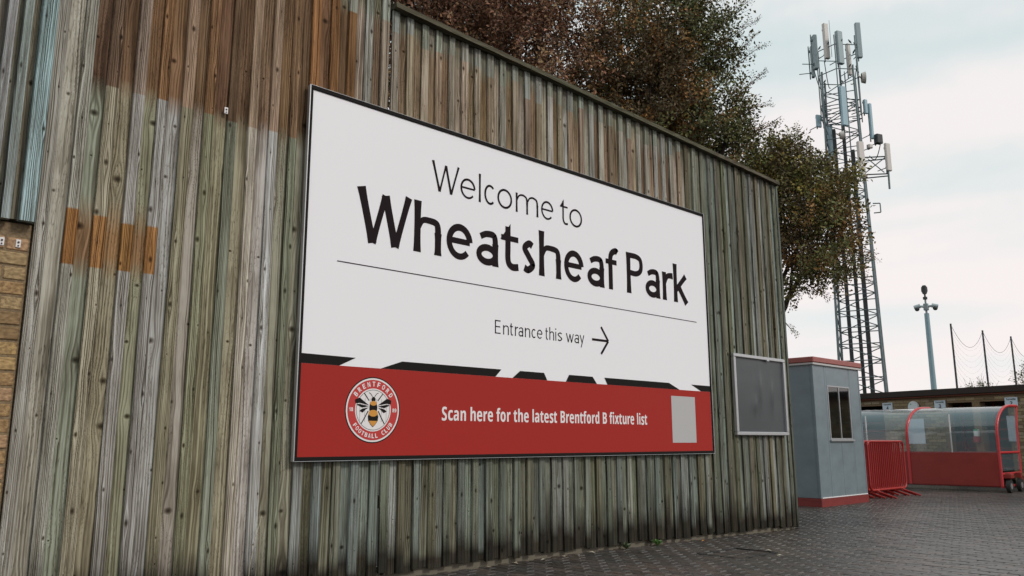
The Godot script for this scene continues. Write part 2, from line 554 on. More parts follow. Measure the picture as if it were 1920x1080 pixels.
		"W", "w":
			var ht := A if ch == "W" else X
			var b1 := x0 + 0.285 * w
			var b2 := x0 + 0.70 * w
			stem.call(V.call(x0 + hw, ht), V.call(b1, 0), 1.05)
			stem.call(V.call(b1, 0), V.call(x0 + 0.5 * w, ht * 0.93), 0.8)
			stem.call(V.call(x0 + 0.5 * w, ht * 0.93), V.call(b2, 0), 1.05)
			stem.call(V.call(b2, 0), V.call(x1 - hw, ht), 0.85)
		"y":
			stem.call(V.call(l, X), V.call(cx + 0.05 * w, 0.04 * X), 1.0)
			stem.call(V.call(r, X), V.call(x0 + 0.28 * w, -0.42 * X), 0.9)
		"E":
			stem.call(V.call(l, 0), V.call(l, A))
			for q in [hw, A * 0.52, A - hw]: even.call([V.call(l, q), V.call(x1 - (0.06 * w if q == A * 0.52 else 0.0), q)], 0.85)

func text_part(called: String, txt: String, parent: Node, mat: Material, x0: float, x1: float, yb: float, cap: float, z: float, bold := false, serif := false) -> MeshInstance3D:
	var f := SystemFont.new()
	f.font_names = PackedStringArray(["Droid Serif" if serif else "Droid Sans"])
	f.font_weight = 700 if bold else 400
	var tm := TextMesh.new()
	tm.font = f; tm.text = txt; tm.font_size = 64; tm.pixel_size = 0.01; tm.depth = 0.002
	tm.horizontal_alignment = HORIZONTAL_ALIGNMENT_LEFT
	tm.vertical_alignment = VERTICAL_ALIGNMENT_BOTTOM
	var bb := tm.get_aabb()
	var o := MeshInstance3D.new()
	o.mesh = tm; o.material_override = mat; o.name = called
	parent.add_child(o, true)
	var capu := 0.457                           # cap height of Droid Sans at this size
	var ky := cap / capu
	var kx := (x1 - x0) / bb.size.x
	# baseline: the descender reaches below it; align with the top of the box when no descender
	o.scale = Vector3(kx, ky, 1.0)
	o.position = Vector3(x0 - bb.position.x * kx, yb - _base(tm, bb) * ky, z)
	return o

func _base(tm: TextMesh, bb: AABB) -> float:
	# measured from the mesh: bottom of a capital letter laid out the same way
	var t2 := TextMesh.new()
	t2.font = tm.font; t2.text = "E"; t2.font_size = tm.font_size; t2.pixel_size = tm.pixel_size; t2.depth = tm.depth
	t2.vertical_alignment = tm.vertical_alignment
	return t2.get_aabb().position.y

# ------------------------------------------------------------------ scene
func _ready() -> void:
	rng.seed = 20240
	FB = Basis(Vector3(sin(YAW), 0, -cos(YAW)), Vector3.UP, Vector3(cos(YAW), 0, sin(YAW)))
	FO = FB.z * -WALL_D

	# camera
	var cam := Camera3D.new()
	cam.name = "camera"
	add_child(cam)
	cam.transform = Transform3D(Basis(Vector3.RIGHT, deg_to_rad(10.693)) * Basis(Vector3.BACK, deg_to_rad(-0.143)), Vector3(0, 1, 0))
	cam.fov = 38.833
	cam.near = 0.05
	cam.far = 1500.0
	cam.current = true

	# sky, sun, exposure
	var env := Environment.new()
	env.background_mode = Environment.BG_SKY
	env.tonemap_mode = Environment.TONE_MAPPER_LINEAR
	env.tonemap_exposure = 1.0
	env.sdfgi_enabled = true; env.ssao_enabled = true; env.ssil_enabled = true
	var sky := Sky.new()
	var pano := PanoramaSkyMaterial.new()
	pano.panorama = ImageTexture.create_from_image(sky_image())
	pano.energy_multiplier = 1.07
	sky.sky_material = pano
	env.sky = sky
	var we := WorldEnvironment.new()
	we.name = "environment"
	we.environment = env
	add_child(we)
	var sun := DirectionalLight3D.new()
	sun.name = "sun"
	sun.light_energy = 0.5
	sun.light_color = Color(1.0, 0.97, 0.94)
	sun.light_angular_distance = 12.0
	sun.shadow_enabled = true
	add_child(sun)
	var from := fdir(Vector3(0.30, 0.72, 0.85)).normalized()
	sun.look_at_from_position(from * 50.0, Vector3.ZERO, Vector3.UP)

	make_materials()
	M.mastdark = flat_mat(lin(0.035, 0.04, 0.042), 0.6)
	M.rail = flat_mat(Color.WHITE, 0.9)
	M.rail.vertex_color_use_as_albedo = true
	build_ground()
	build_walls()
	build_building()
	build_kiosk()
	build_trees()
	build_mast()
	build_poles()
	build_sign()
	build_notice_board()
	build_shelter()
	build_barriers()
	build_small()

func sky_image() -> Image:
	var w := 1024
	var h := 512
	var n := FastNoiseLite.new(); n.seed = 4; n.frequency = 1.0; n.fractal_octaves = 5; n.fractal_gain = 0.5
	n.domain_warp_enabled = true; n.domain_warp_amplitude = 0.5; n.domain_warp_frequency = 0.8
	var im := Image.create(w, h, false, Image.FORMAT_RGBF)
	for y in h:
		var el := PI * (0.5 - (y + 0.5) / h)
		for x in w:
			if el < -0.06:
				im.set_pixel(x, y, Color(0.30, 0.28, 0.27)); continue
			var az := TAU * (x + 0.5) / w
			var d := Vector3(cos(el) * sin(az), sin(el), -cos(el) * cos(az))
			# cloud sheet seen from below, drawn out into streaks
			var q: Vector3 = d / (max(d.y, 0.0) + 0.22)
			var c := n.get_noise_2d((q.x * 0.9 + q.z * 0.5) * 0.55, (q.z * 0.9 - q.x * 0.5) * 1.9 + 3.0)
			var e: float = clamp(el / 0.75, 0.0, 1.0)
			var clear := Color(0.84, 0.84, 0.83).lerp(Color(0.48, 0.62, 0.65), pow(e, 0.9))
			var cloud := Color(0.90, 0.83, 0.82).lerp(Color(0.80, 0.80, 0.80), e)
			var k: float = clamp(0.62 + 1.25 * c + 0.40 * (1.0 - e) - 0.50 * e, 0.0, 1.0)
			im.set_pixel(x, y, clear.lerp(cloud, smoothstep(0.0, 1.0, k)))
	return im

# ------------------------------------------------------------------ ground and paving
func build_ground() -> void:
	var g := MeshInstance3D.new()
	var st := newst()
	var xs := [-400.0, -60.0, 0.0, 5.5, 6.5, 7.5, 8.4, 9.2, 12.0, 22.0, 60.0, 600.0]
	var zs := [-400.0, -60.0, -20.0, -4.0, -0.05, 3.0, 7.0, 60.0, 400.0]
	for i in xs.size() - 1:
		for j in zs.size() - 1:
			var a := Vector3(xs[i], gy(xs[i]) - 0.014, zs[j + 1])
			var b := Vector3(xs[i + 1], gy(xs[i + 1]) - 0.014, zs[j + 1])
			var c := Vector3(xs[i + 1], gy(xs[i + 1]) - 0.014, zs[j])
			var d := Vector3(xs[i], gy(xs[i]) - 0.014, zs[j])
			quad(st, a, b, c, d)
	g.mesh = st.commit()
	g.material_override = M.bed
	g.name = "ground"
	add_child(g)
	g.transform = Transform3D(FB, FO)
	tag(g, "", "", "", "structure")

	var pv := Node3D.new()
	pv.name = "paving"
	add_child(pv)
	pv.transform = Transform3D(FB, FO)
	tag(pv, "", "", "", "structure")
	# stretcher rows running out from the wall, blocks 200 x 100
	var inv := Transform3D(Basis(Vector3.RIGHT, deg_to_rad(10.693)), Vector3(0, 1, 0)).affine_inverse()
	var all := []
	var row := 0
	var s := 1.0
	while s < 20.4:
		var z := -0.02 - (0.1 if row % 2 else 0.0)
		var zmin := -0.03
		if s > 9.22:
			z = -4.0 - (0.1 if row % 2 else 0.0); zmin = -4.2
		while z < 5.6:
			var cen := Vector3(s + 0.05, gy(s + 0.05), z + 0.1)
			if z >= zmin - 0.12 and not (cen.x > 6.22 and cen.x < 6.84 and cen.z > 0.62 and cen.z < 1.06):
				var cc := inv * fp(cen)
				var vis := false
				if cc.z < -0.5:
					var px := 960.0 + 1532.0 * cc.x / -cc.z
					var py := 540.0 - 1532.0 * cc.y / -cc.z
					vis = px > -10.0 and px < 1930.0 and py < 1090.0
				all.append([cen, vis, -cc.z])
			z += 0.2
		s += 0.1
		row += 1
	var seen := all.filter(func(a): return a[1])
	seen.sort_custom(func(a, b): return a[2] < b[2])
	var near := {}
	for i in min(300, seen.size()): near[seen[i][0]] = true
	var tones := [Color(0.115, 0.104, 0.098), Color(0.138, 0.12, 0.109), Color(0.105, 0.099, 0.096), Color(0.155, 0.126, 0.11), Color(0.13, 0.12, 0.115), Color(0.09, 0.078, 0.07)]
	var meshes := []
	for t in tones:
		var ps := newst()
		_paver(ps, Vector3.ZERO, t, 0.0, 0.0)
		meshes.append(ps.commit())
	var far := newst()
	var big := FastNoiseLite.new(); big.seed = 3; big.frequency = 0.35
	for a in all:
		var cen: Vector3 = a[0] + Vector3(0, rng.randf_range(-0.0025, 0.0025), 0)
		if near.has(a[0]):
			var t := Transform3D(Basis(Vector3(0, 0, 1), rng.randf_range(-0.012, 0.012)) * Basis(Vector3(1, 0, 0), rng.randf_range(-0.006, 0.006)), cen)
			inst("paver", meshes[clampi(int((big.get_noise_2d(cen.x, cen.z) * 1.3 + 0.5) * 6.0 + rng.randf_range(-2.0, 2.0)), 0, 5)], M.paver, pv, t)
		else:
			var c: Color = tones[rng.randi() % tones.size()]
			var k := 1.0 + 0.55 * big.get_noise_2d(cen.x, cen.z)
			_paver(far, cen, Color(c.r * k, c.g * k, c.b * k), rng.randf_range(-0.012, 0.012), rng.randf_range(-0.006, 0.006))
	var fo := part("paver_field", far, M.paver, pv)
	tag(fo, "", "", "", "stuff")

	# tray cover let into the paving
	var mh := thing("manhole_cover", "recessed square inspection cover filled with paving blocks in the foreground paving", "manhole", Vector3(6.53, gy(6.53), 0.84))
	var fr := newst()
	for q in [[-0.30, -0.21, 0.30, -0.195], [-0.30, 0.195, 0.30, 0.21], [-0.30, -0.195, -0.285, 0.195], [0.285, -0.195, 0.30, 0.195]]:
		box(fr, Vector3(q[0], -0.03, q[1]), Vector3(q[2], 0.004, q[3]), 0.001)
	part("frame", fr, M.dark, mh)
	for i in 5:
		for j in 2:
			var bs := newst()
			var o := Vector3(-0.226 + i * 0.113, -0.016, -0.097 + j * 0.194)
			box(bs, o - Vector3(0.052, 0.02, 0.092), o + Vector3(0.052, 0.008, 0.092), 0.004, tones[(i + j * 2) % 6])
			part("paver", bs, M.paver, mh)

func _paver(st: SurfaceTool, c: Vector3, col: Color, tx: float, tz: float) -> void:
	var hx := 0.0455
	var hz := 0.0955
	var b := 0.007
	var f := func(x: float, y: float, z: float) -> Vector3: return c + Vector3(x, y + x * tx + z * tz, z)
	var t := [f.call(-hx + b, 0.0, hz - b), f.call(hx - b, 0.0, hz - b), f.call(hx - b, 0.0, -hz + b), f.call(-hx + b, 0.0, -hz + b)]
	var m := [f.call(-hx, -b, hz), f.call(hx, -b, hz), f.call(hx, -b, -hz), f.call(-hx, -b, -hz)]
	var l := [f.call(-hx, -0.03, hz), f.call(hx, -0.03, hz), f.call(hx, -0.03, -hz), f.call(-hx, -0.03, -hz)]
	quad(st, t[0], t[1], t[2], t[3], col)
	for i in 4:
		var k := (i + 1) % 4
		quad(st, m[i], m[k], t[k], t[i], col)
		quad(st, l[i], l[k], m[k], m[i], col)

# ------------------------------------------------------------------ timber walls, brick wall, painted cladding
func build_walls() -> void:
	var t1 := build_fence("timber_wall", "tall weathered timber board wall with brown stained upper half, left of the sign", 1.075, 3.335, func(_c): return 4.40)
	var st := newst()
	box(st, Vector3(1.05, 4.402, -0.11), Vector3(3.325, 4.445, 0.05), 0.006, Color(0.20, 0.18, 0.13))
	part("capping", st, M.cap_wood if M.has("cap_wood") else M.rail, t1)
	var t2 := build_fence("timber_wall", "long weathered timber board wall behind the welcome sign, ending beside the kiosk", 3.358, 9.20, func(c): return cap_y(c))
	# sloping capping board in four lengths
	for i in 4:
		var a := 3.352 + i * 1.466
		var b := a + 1.462
		var cs := newst()
		var ya := cap_y(a) + 0.002
		var yb := cap_y(b) + 0.002
		var z0 := -0.13
		var z1 := 0.055
		var h := 0.045
		var col := vary(Color(0.15, 0.14, 0.095), 0.15)
		var p := [Vector3(a, ya, z1), Vector3(b, yb, z1), Vector3(b, yb, z0), Vector3(a, ya, z0)]
		var q := [Vector3(a, ya + h, z1 - 0.006), Vector3(b, yb + h, z1 - 0.006), Vector3(b, yb + h + 0.01, z0), Vector3(a, ya + h + 0.01, z0)]
		quad(cs, p[0], p[1], q[1], q[0], col)
		quad(cs, p[1], p[2], q[2], q[1], col)
		quad(cs, p[2], p[3], q[3], q[2], col)
		quad(cs, p[3], p[0], q[0], q[3], col)
		quad(cs, q[0], q[1], q[2], q[3], col)
		quad(cs, p[3], p[2], p[1], p[0], col)
		part("capping", cs, M.cap, t2) if M.has("cap") else part("capping", cs, wood_back[i], t2, true)
	# corner board and the return of the wall
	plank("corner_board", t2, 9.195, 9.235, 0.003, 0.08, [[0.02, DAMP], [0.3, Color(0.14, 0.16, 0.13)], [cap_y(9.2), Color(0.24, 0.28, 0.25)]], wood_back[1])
	var ret := Node3D.new()
	ret.name = "return_side"
	t2.add_child(ret)
	ret.transform = Transform3D(Basis(Vector3.UP, PI / 2), Vector3(9.215, 0, -0.08))
	var x := 0.0
	while x < 2.6:
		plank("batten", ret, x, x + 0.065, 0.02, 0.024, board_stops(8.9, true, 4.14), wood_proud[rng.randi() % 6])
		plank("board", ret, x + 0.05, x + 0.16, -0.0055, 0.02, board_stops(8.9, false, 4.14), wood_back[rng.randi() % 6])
		x += 0.146

	# brick wall at the far left, behind the edge board
	var bw := thing("brick_wall", "yellow stock brick wall at the left edge below the teal cladding", "wall", Vector3.ZERO)
	var ms := newst()
	box(ms, Vector3(-1.2, -0.05, -0.20), Vector3(1.068, 2.155, -0.026), 0.0)
	box(ms, Vector3(1.068, -0.05, -0.20), Vector3(1.12, 2.155, -0.050), 0.0)
	part("mortar", ms, M.mortar, bw)
	var tones := [Color(0.62, 0.42, 0.19), Color(0.70, 0.48, 0.22), Color(0.55, 0.36, 0.17), Color(0.66, 0.43, 0.25), Color(0.58, 0.42, 0.22), Color(0.42, 0.28, 0.14)]
	var bm := []
	for c in tones:
		var a := newst(); box(a, Vector3(-0.1075, -0.0335, -0.05), Vector3(0.1075, 0.0335, 0.05), 0.005, c); bm.append(a.commit())
	var hm := []
	for c in tones:
		var a := newst(); box(a, Vector3(-0.051, -0.0335, -0.05), Vector3(0.051, 0.0335, 0.05), 0.005, c); hm.append(a.commit())
	for r in 26:
		var y := 0.055 + r * 0.0795
		var x1 := 1.062
		var k := 0
		if r % 2:
			inst("brick", hm[rng.randi() % 6], M.brick, bw, Transform3D(Basis(), Vector3(x1 - 0.051, y, -0.07 + rng.randf_range(-0.003, 0.003))))
			x1 -= 0.1125
		while x1 > -1.0:
			inst("brick", bm[rng.randi() % 6], M.brick, bw, Transform3D(Basis(Vector3(0, 0, 1), rng.randf_range(-0.006, 0.006)), Vector3(x1 - 0.1075, y, -0.07 + rng.randf_range(-0.003, 0.003))))
			x1 -= 0.2255
			k += 1

	# teal painted cladding above the bricks
	var tc := thing("painted_cladding", "teal painted vertical board cladding above the brick wall at top left", "cladding", Vector3.ZERO)
	var s := 1.066
	while s > -0.9:
		var w1 := 0.078 if s == 1.066 else rng.randf_range(0.040, 0.048)
		var teal := vary([Color(0.42, 0.57, 0.56), Color(0.50, 0.64, 0.63), Color(0.56, 0.63, 0.67)][rng.randi() % 3], 0.15)
		var y0 := 2.165 + rng.randf_range(-0.012, 0.012)
		plank("batten", tc, s - w1, s, 0.045, 0.045, [[y0, teal], [3.2, vary(teal, 0.1)], [4.5, teal]], wood_proud[rng.randi() % 6])
		var dk := vary(Color(0.26, 0.245, 0.20), 0.2)
		plank("board", tc, s - w1 - 0.06, s - w1 + 0.012, -0.002, 0.022, [[y0 + 0.01, dk], [4.5, vary(dk, 0.1)]], wood_back[rng.randi() % 6])
		s -= w1 + 0.036
	var bk := newst()
	box(bk, Vector3(-1.2, 2.18, -0.20), Vector3(1.12, 4.39, -0.05), 0.0, Color(0.22, 0.20, 0.16))
	part("backing", bk, M.rail, tc)

# ------------------------------------------------------------------ brick turnstile building beyond the yard
func frame_at(o: Vector3, x: Vector3) -> Transform3D:
	var xd := x.normalized()
	return Transform3D(FB, FO) * Transform3D(Basis(xd, Vector3.UP, xd.cross(Vector3.UP)), o)

var BT: Transform3D
func bthing(called: String, label: String, category: String, at: Vector3, group := "") -> Node3D:
	var o := Node3D.new()
	o.name = numbered(called)
	add_child(o)
	o.transform = BT * Transform3D(Basis(), at)
	tag(o, label, category, group)
	return o

func build_building() -> void:
	BT = frame_at(Vector3(21.1, 0, -0.59), Vector3(-0.77, 0, 3.9))
	var b := bthing("turnstile_building", "low yellow brick turnstile building with dark flat roof edge at the far end", "building", Vector3.ZERO)
	var doors := [[-4.9, -3.52], [-1.82, -1.22], [-1.04, -0.42], [0.55, 1.2]]
	var dtop := 1.91
	# core and mortar, with door openings left out
	var ms := newst()
	var x := -9.0
	for dd in doors + [[5.0, 5.0]]:
		box(ms, Vector3(x, -0.05, -0.25), Vector3(dd[0], dtop, -0.012), 0.0)
		if dd[1] > dd[0]: x = dd[1]
	box(ms, Vector3(-9.0, dtop, -0.25), Vector3(5.0, 2.1, -0.012), 0.0)
	part("wall", ms, M.mortar2 if M.has("mortar2") else M.mortar, b)
	var rm := newst()
	var rc := Color(0.36, 0.33, 0.29)
	box(rm, Vector3(-9.0, -0.05, -4.0), Vector3(5.0, 2.098, -3.9), 0.0, rc)
	box(rm, Vector3(-9.0, -0.05, -3.898), Vector3(-8.9, 2.098, -0.252), 0.0, rc)
	box(rm, Vector3(4.9, -0.05, -3.898), Vector3(5.0, 2.098, -0.252), 0.0, rc)
	part("inner_room", rm, M.rail, b)
	for dd in doors:                                    # turnstile gate standing back in each opening
		var ds := newst()
		for k in 7: box(ds, Vector3(dd[0] + 0.04, 0.15 + k * 0.22, -0.60), Vector3(dd[1] - 0.04, 0.19 + k * 0.22, -0.56), 0.0, Color(0.20, 0.05, 0.04))
		box(ds, Vector3(dd[0] + 0.005, 0.0, -0.62), Vector3(dd[0] + 0.06, dtop, -0.54), 0.0, Color(0.20, 0.05, 0.04))
		part("turnstile_gate", ds, M.rail, b)
	var fs := newst()
	box(fs, Vector3(-9.1, 2.10, -4.1), Vector3(5.1, 2.25, 0.14), 0.01, Color(0.035, 0.027, 0.022))
	part("roof", fs, M.rail, b)
	var sf := newst()
	box(sf, Vector3(-9.05, 2.065, -0.01), Vector3(5.05, 2.098, 0.10), 0.004, Color(0.16, 0.05, 0.03))
	part("soffit_board", sf, M.rail, b)
	# bricks: single ones where they show, the rest joined
	var tones := [Color(0.50, 0.42, 0.25), Color(0.60, 0.51, 0.31), Color(0.42, 0.34, 0.20), Color(0.55, 0.48, 0.33), Color(0.34, 0.27, 0.165)]
	var bm := []
	for c in tones:
		var a := newst(); box(a, Vector3(-0.1075, -0.0325, -0.02), Vector3(0.1075, 0.0325, 0.006), 0.004, c); bm.append(a.commit())
	var far := newst()
	var count := 0
	for r in range(27, -1, -1):
		var y := 0.0 + 0.0375 + r * 0.075
		if y > 2.06: continue
		var xx := -8.9 + (0.1125 if r % 2 else 0.0)
		while xx < 4.9:
			var ok := true
			for dd in doors:
				if y < dtop + 0.03 and xx + 0.11 > dd[0] and xx - 0.11 < dd[1]: ok = false
			if ok:
				if xx > -4.1 and xx < 0.9 and count < 300 and (y > 1.6 or xx > -0.35):
					inst("brick", bm[rng.randi() % 5], M.brick, b, Transform3D(Basis(), Vector3(xx, y, -0.006 + rng.randf_range(-0.002, 0.002))))
					count += 1
				else:
					var c: Color = vary(tones[rng.randi() % 5], 0.1)
					box(far, Vector3(xx - 0.1075, y - 0.0325, -0.02), Vector3(xx + 0.1075, y + 0.0325, 0.001), 0.0, c)
			xx += 0.225
	var fo := part("brickwork", far, M.brick, b)
	tag(fo, "", "", "", "stuff")

	# numbered plates on the wall
	var board := flat_mat(lin(0.55, 0.66, 0.74), 0.5)
	var n := 0
	for q in [[-3.375, "4", "left of the round wall lamp, reading Turnstile 4"], [-1.98, "3", "just right of the round wall lamp, reading Turnstile 3"], [-0.31, "2", "above the shelter's right end, reading Turnstile 2"]]:
		var sg := bthing("turnstile_sign", "small pale blue plate " + q[2], "sign", Vector3(q[0], 1.78, 0.02), "turnstile plates")
		var ss := newst()
		box(ss, Vector3(-0.14, 0.0, -0.006), Vector3(0.14, 0.20, 0.006), 0.002)
		part("plate", ss, board, sg)
		text_part("word", "Turnstile", sg, M.ink, -0.105, 0.105, 0.135, 0.042, 0.007, true)
		text_part("number", q[1], sg, M.ink, -0.03, 0.03, 0.02, 0.085, 0.007, true)
		n += 1
	var dl := bthing("wall_lamp", "round white bulkhead lamp between the turnstile plates", "lamp", Vector3(-2.66, 1.845, 0.02))
	var ds2 := newst()
	disc(ds2, 0, 0, 0.0, 0.13, 0.045, 28)
	for i in 28:
		var a := TAU * i / 28
		var c := TAU * (i + 1) / 28
		quad(ds2, Vector3(0.145 * cos(a), 0.145 * sin(a), 0.0), Vector3(0.145 * cos(c), 0.145 * sin(c), 0.0), Vector3(0.13 * cos(c), 0.13 * sin(c), 0.045), Vector3(0.13 * cos(a), 0.13 * sin(a), 0.045))
	part("diffuser", ds2, flat_mat(lin(0.62, 0.68, 0.70), 0.35), dl)
	var rs := newst()
	disc(rs, 0, 0, 0.132, 0.15, 0.012, 28)
	part("rim", rs, M.alu, dl)
	var gl := newst()
	box(gl, Vector3(-0.07, 0.06, 0.045), Vector3(-0.03, 0.085, 0.05), 0.0)
	part("indicator", gl, flat_mat(lin(0.05, 0.45, 0.22), 0.4), dl)
	# notices and reader on the wall
	var pn := bthing("wall_notice", "large pale blue notice sheet on brick wall seen through the left shelter bay", "notice", Vector3(-2.655, 0.94, 0.015))
	var p1 := newst(); box(p1, Vector3(-0.22, 0, -0.004), Vector3(0.22, 0.6, 0.004), 0.001); part("sheet", p1, board, pn)
	var pf := newst(); box(pf, Vector3(-0.22, 0.6, -0.004), Vector3(0.22, 0.615, 0.008), 0.001); part("top_strip", pf, M.alu, pn)
	var pm := bthing("wall_notice", "narrow pale blue notice sheet on brick wall seen through the shelter's right end", "notice", Vector3(-0.365, 0.99, 0.015))
	var p2 := newst(); box(p2, Vector3(-0.09, 0, -0.004), Vector3(0.09, 0.56, 0.004), 0.001); part("sheet", p2, board, pm)
	var pg := newst(); box(pg, Vector3(-0.09, 0.56, -0.004), Vector3(0.09, 0.575, 0.008), 0.001); part("top_strip", pg, M.alu, pm)
	var rd := bthing("ticket_reader", "small white and red ticket reader box seen behind the shelter glazing", "machine", Vector3(-1.15, 0.97, 0.06))
	var r1 := newst(); box(r1, Vector3(-0.05, 0.14, -0.06), Vector3(0.05, 0.30, 0.03), 0.006); part("display", r1, flat_mat(lin(0.75, 0.80, 0.78), 0.4), rd)
	var r2 := newst(); box(r2, Vector3(-0.05, 0.27, 0.031), Vector3(0.05, 0.30, 0.034), 0.0); part("indicator", r2, flat_mat(lin(0.05, 0.5, 0.25), 0.4), rd)
	var r3 := newst(); box(r3, Vector3(-0.065, 0.0, -0.06), Vector3(0.065, 0.135, 0.05), 0.008); part("housing", r3, flat_mat(lin(0.35, 0.03, 0.03), 0.5), rd)

# ------------------------------------------------------------------ kiosk
func build_kiosk() -> void:
	var t := thing("kiosk", "small grey panelled kiosk with red plinth and red roof edge beside the timber wall", "kiosk", Vector3(12.47, 0, -1.30))
	var w := 1.67
	var dp := 1.55
	var H := 2.21
	var grey := noisy_mat(lin(0.215, 0.268, 0.298), M.coarse, null, 0.9, 0.38)
	var redm := noisy_mat(lin(0.24, 0.03, 0.026), M.coarse, null, 1.5, 0.55)
	# front wall as panels around the window opening
	var x0 := 0.46
	var x1 := 1.26
	var y0 := 1.03
	var y1 := 1.90
	for q in [[0.0, 0.388, 0.13, H], [0.392, x0, 0.13, H], [x1, 1.298, 0.13, H], [1.302, w, 0.13, H], [x0, 0.84, 0.13, y0], [0.844, x1, 0.13, y0], [x0, x1, y1, H]]:
		var st := newst()
		box(st, Vector3(q[0] + 0.0005, q[2], -0.05), Vector3(q[1] - 0.0005, q[3], 0.0), 0.0035)
		part("front_panel", st, grey, t)
	for i in 3:
		var st := newst()
		box(st, Vector3(0.0, 0.13, -dp + i * (dp - 0.05) / 3.0 + 0.001), Vector3(0.05, H, -dp + (i + 1) * (dp - 0.05) / 3.0 - 0.001), 0.003)
		part("side_panel", st, grey, t)
		var s2 := newst()
		box(s2, Vector3(w - 0.05, 0.13, -dp + i * (dp - 0.05) / 3.0 + 0.001), Vector3(w, H, -dp + (i + 1) * (dp - 0.05) / 3.0 - 0.001), 0.003)
		part("side_panel", s2, grey, t)
	var bk := newst()
	box(bk, Vector3(0.05, 0.13, -dp), Vector3(w - 0.05, H, -dp + 0.05), 0.003)
	part("back_panel", bk, grey, t)
	var fl := newst()
	box(fl, Vector3(0.05, 0.13, -dp + 0.05), Vector3(w - 0.05, 0.17, -0.05), 0.0)
	part("floor", fl, M.dark, t)
	var cn := newst()
	box(cn, Vector3(-0.006, 0.128, -0.03), Vector3(0.03, H, 0.006), 0.004)
	var cn2 := newst()
	box(cn2, Vector3(w - 0.03, 0.128, -0.03), Vector3(w + 0.006, H, 0.006), 0.004)
	part("corner_trim", cn, grey, t)
	part("corner_trim", cn2, grey, t)
	var pl := newst()
	box(pl, Vector3(-0.012, -0.03, -dp - 0.01), Vector3(w + 0.012, 0.126, 0.014), 0.008)
	part("plinth", pl, redm, t)
	var ln := newst()
	box(ln, Vector3(0.02, 0.127, 0.001), Vector3(w - 0.02, 0.142, 0.018), 0.002)
	part("drip_strip", ln, M.print_white, t)
	var rf := newst()
	box(rf, Vector3(-0.05, H + 0.035, -dp - 0.05), Vector3(w + 0.05, H + 0.125, 0.05), 0.012)
	part("roof_edge", rf, noisy_mat(lin(0.36, 0.095, 0.08), M.coarse, null, 1.5, 0.45), t)
	var rt := newst()
	box(rt, Vector3(-0.035, H, -dp - 0.035), Vector3(w + 0.035, H + 0.034, 0.035), 0.004)
	part("roof_trim", rt, flat_mat(lin(0.50, 0.48, 0.47), 0.45), t)
	var wn := Node3D.new(); wn.name = "window"; t.add_child(wn)
	wn.position = Vector3(0, 0, 0)
	var f := newst()
	var fw := 0.022
	for q in [[x0, y0 + fw, x0 + fw, y1 - fw], [x1 - fw, y0 + fw, x1, y1 - fw], [x0, y1 - fw, x1, y1], [x0, y0, x1, y0 + fw], [0.86 - 0.009, y0 + fw, 0.86 + 0.009, y1 - fw]]:
		box(f, Vector3(q[0], q[1], -0.02), Vector3(q[2], q[3], 0.010), 0.003)
	part("frame", f, M.alu, wn)
	var si := newst()
	box(si, Vector3(x0 - 0.03, y0 - 0.03, 0.001), Vector3(x1 + 0.03, y0 - 0.002, 0.035), 0.004)
	part("sill", si, M.alu, wn)
	var glass := flat_mat(Color(0.05, 0.06, 0.06, 0.35), 0.04)
	glass.transparency = BaseMaterial3D.TRANSPARENCY_ALPHA
	for q in [[x0 + fw, 0.851], [0.869, x1 - fw]]:
		var g := newst()
		box(g, Vector3(q[0], y0 + fw, -0.004), Vector3(q[1], y1 - fw, 0.0), 0.0)
		part("pane", g, glass, wn)
	# inside: a red-brown counter wall and a pale curtain
	var ins := newst()
	box(ins, Vector3(0.2, 0.17, -0.8), Vector3(1.5, 1.45, -0.74), 0.0)
	part("inner_screen", ins, flat_mat(lin(0.16, 0.085, 0.075), 0.8), t)
	var cu := newst()
	for i in 6:
		tube(cu, Vector3(0.52 + i * 0.018, 1.45, -0.08), Vector3(0.52 + i * 0.014, 1.87, -0.08), 0.011, 0.011, 6)
	part("curtain", cu, flat_mat(lin(0.35, 0.42, 0.42), 0.9), t)

# ------------------------------------------------------------------ trees
func twig_mesh(sd: int, nleaf: int, ln: float, size: float, tint: Color) -> ArrayMesh:
	var r := RandomNumberGenerator.new(); r.seed = sd
	var st := newst()
	tube(st, Vector3.ZERO, Vector3(0, ln, 0), 0.004, 0.0015, 3, Color(0.25, 0.2, 0.16), false)
	for i in nleaf:
		var f := (i + 0.6) / nleaf
		var a := i * 2.4 + r.randf_range(-0.5, 0.5)
		var out := Vector3(cos(a), r.randf_range(0.1, 0.9), sin(a)).normalized()
		var o := Vector3(0, ln * f, 0) + out * r.randf_range(0.012, 0.075)
		var up := out.cross(Vector3(r.randf_range(-1, 1), r.randf_range(-1, 1), r.randf_range(-1, 1))).normalized()
		var sd2 := out.cross(up)
		var L := size * r.randf_range(0.75, 1.25)
		var Wd := L * r.randf_range(0.28, 0.36)
		var k := r.randf_range(0.6, 1.35)
		var c := Color(tint.r * k * r.randf_range(0.85, 1.15), tint.g * k, tint.b * k * r.randf_range(0.8, 1.1))
		var tip := o + out * L + up * L * r.randf_range(-0.2, 0.1)
		var m := o + out * L * 0.45
		var e1 := m + sd2 * Wd + up * Wd * 0.35
		var e2 := m - sd2 * Wd + up * Wd * 0.35
		tri(st, o, e1, tip, c)
		tri(st, o, tip, e2, c)
	return st.commit()

func leaf_mat() -> StandardMaterial3D:
	var m := flat_mat(Color.WHITE, 0.6, 0.0, 0.3)
	m.vertex_color_use_as_albedo = true
	m.cull_mode = BaseMaterial3D.CULL_DISABLED
	m.backlight_enabled = true
	m.backlight = Color(0.16, 0.10, 0.05)
	return m

